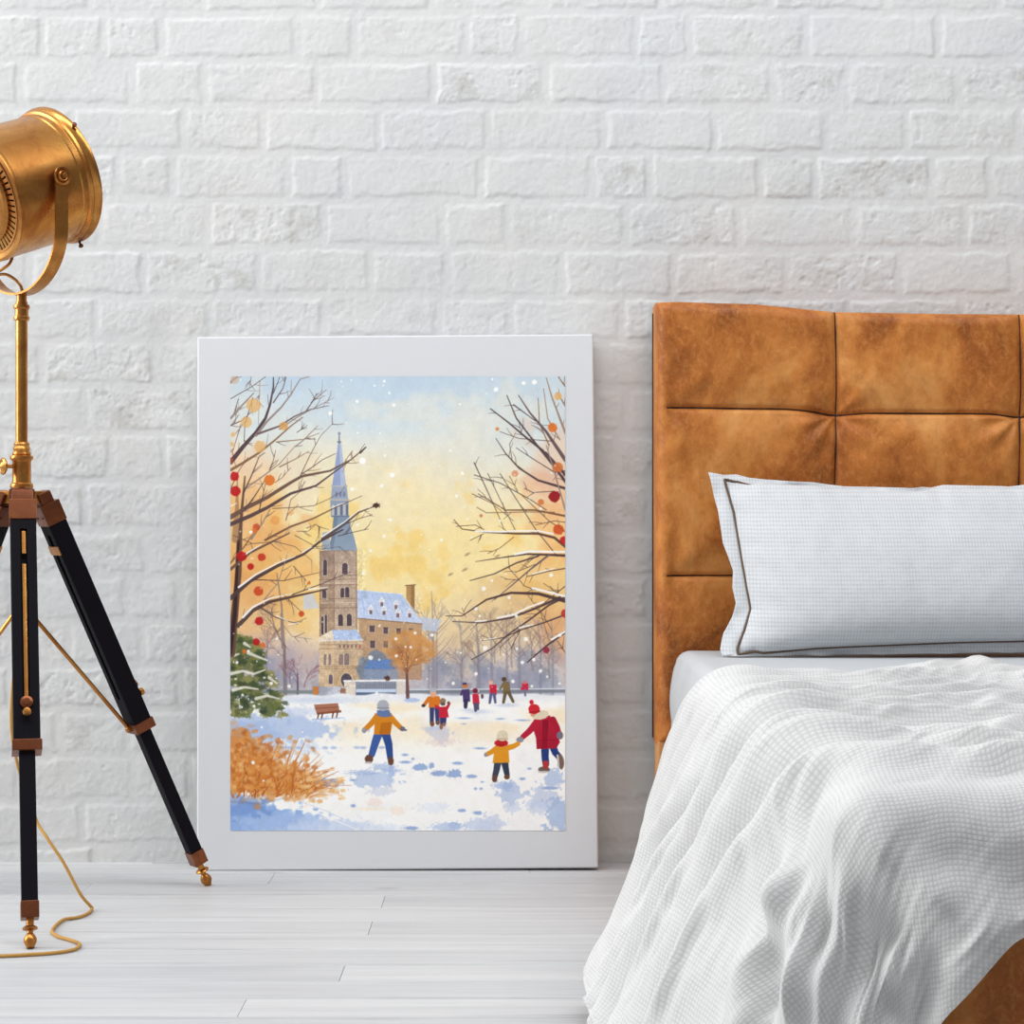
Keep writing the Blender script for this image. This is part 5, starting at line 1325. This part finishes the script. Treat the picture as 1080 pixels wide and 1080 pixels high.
def build_picture():
    white = mat_simple('white_gallery_wood', rgb(217,219,222), 0.5, spec=0.3, nscale=30, nstr=0.04, var=0.02)
    W, Hh, T = 0.739, 0.9886, 0.032
    Yb, tilt, roll = -0.088, math.atan2(0.053, 0.987), math.radians(0.42)
    xb = -0.2105
    up0 = V(0, math.sin(tilt), math.cos(tilt)); rt0 = V(1, 0, 0)
    rt = rt0 * math.cos(roll) + up0 * math.sin(roll); up = up0 * math.cos(roll) - rt0 * math.sin(roll)
    nr = rt.cross(up).normalized()                       # faces the camera side
    base = V(xb, Yb, 0.0) + rt0 * 0 + V(0, 0, W / 2 * math.sin(roll) * 0.4 + 0.0012)
    root = empty('framed_picture', (xb, Yb, 0), 'white framed winter watercolour of a church and people in snow leaning against the brick wall', 'picture')
    A = (rt, up, nr)
    MB().box(base + up * Hh / 2 - nr * T / 2, W, Hh, T, A, 0.0035, 3).build('frame', white, root)
    # the print, in the plane of the frame's face
    def hit(px, py):
        o = V(0, -CAM_D, CAM_H); d = V((px - 540) / 2128, 1, (540 - py) / 2128)
        return o + d * ((base - o).dot(nr) / d.dot(nr))
    c = [hit(243, 397), hit(596, 397), hit(596, 876), hit(243, 876)]
    cv = paint()
    u = np.linspace(0, 1, cv.n)[None, :, None]; v = np.linspace(0, 1, cv.m)[:, None, None]
    q = [np.array(p)[None, None] for p in c]
    Pp = (q[0] * (1 - u) + q[1] * u) * (1 - v) + (q[3] * (1 - u) + q[2] * u) * v + np.array(nr)[None, None] * 0.0006
    m = NT('watercolour_print'); at = m.n('Attribute', attribute_name='pigment').outputs['Color']
    m.bs(Base_Color=at, Roughness=0.8); m.b.inputs['Specular IOR Level'].default_value = 0.05
    o = grid_obj("watercolour_print", Pp - np.array(root.location)[None, None], m.m, root, flip=True)
    ca = o.data.color_attributes.new('pigment', 'FLOAT_COLOR', 'POINT')
    col = np.ones((cv.n * cv.m, 4), dtype=np.float32); col[:, :3] = lin(cv.C.reshape(-1, 3))
    ca.data.foreach_set('color', col.ravel())
    o['label'] = 'winter watercolour with church spire, bare trees and children in snow'
    return root

build_picture()
# ------------------------------------------------------------------ light and camera
def build_light():
    w = bpy.data.worlds.new('room_light'); scene.world = w; w.use_nodes = True
    t = w.node_tree; t.nodes.clear()
    out = t.nodes.new('ShaderNodeOutputWorld'); bg = t.nodes.new('ShaderNodeBackground')
    tc = t.nodes.new('ShaderNodeTexCoord'); sep = t.nodes.new('ShaderNodeSeparateXYZ')
    t.links.new(tc.outputs['Generated'], sep.inputs[0])
    def mth(op, a, b=0.0):
        n = t.nodes.new('ShaderNodeMath'); n.operation = op
        for k, v in enumerate((a, b)):
            if hasattr(v, 'is_linked'): t.links.new(v, n.inputs[k])
            else: n.inputs[k].default_value = v
        return n.outputs[0]
    # brighter towards the left and above, dimmer towards the right: the far ends of the room
    f = mth('ADD', mth('MULTIPLY', sep.outputs[0], -0.32), mth('ADD', mth('MULTIPLY', sep.outputs[2], 0.30), mth('ADD', mth('MULTIPLY', sep.outputs[1], 0.12), 0.42)))
    r = t.nodes.new('ShaderNodeValToRGB'); t.links.new(f, r.inputs[0])
    e = r.color_ramp.elements
    e[0].position = 0.15; e[0].color = (0.16, 0.15, 0.15, 1); e[1].position = 0.9; e[1].color = (0.95, 0.97, 1.0, 1)
    t.links.new(r.outputs[0], bg.inputs[0]); bg.inputs[1].default_value = 0.78
    t.links.new(bg.outputs[0], out.inputs[0])
    def area(name, loc, target, sx, sy, power, col=(1,1,1)):
        l = bpy.data.lights.new(name, 'AREA'); l.shape = 'RECTANGLE'; l.size = sx; l.size_y = sy; l.energy = power; l.color = col
        o = bpy.data.objects.new(name, l); COL.objects.link(o); o.location = loc
        o.rotation_euler = (Vector(target) - Vector(loc)).to_track_quat('-Z', 'Y').to_euler()
        o['kind'] = 'structure'
        return o
    area('window_light', (-4.4, -0.95, 1.9), (0.3, -0.6, 0.4), 1.5, 2.6, 118, (1.0, 0.99, 0.975))
    area('overhead_fill', (0.0, -1.65, 3.5), (0.2, -0.1, 0.6), 5.6, 1.0, 98, (0.97, 0.985, 1.0))  # added fill from overhead, evens out the wall; no roof opening exists
    l = bpy.data.lights.new('daylight', 'SUN'); l.energy = 0.30; l.angle = math.radians(50); l.color = (1.0, 0.99, 0.97)
    o = bpy.data.objects.new('daylight', l); COL.objects.link(o)
    o.rotation_euler = Vector((0.9, 0.12, -0.42)).to_track_quat('-Z', 'Y').to_euler(); o['kind'] = 'structure'

def build_camera():
    c = bpy.data.cameras.new('camera'); o = bpy.data.objects.new('camera', c); COL.objects.link(o)
    c.sensor_width = 36; c.lens = 36 * 2128 / 1080; c.clip_start = 0.05
    o.location = (0, -CAM_D, CAM_H); o.rotation_euler = (PI/2, 0, 0)
    scene.camera = o

build_light(); build_camera()
vs = scene.view_settings
vs.view_transform = 'Standard'; vs.look = 'None'; vs.exposure = 0.1; vs.gamma = 1.0; vs.use_curve_mapping = False
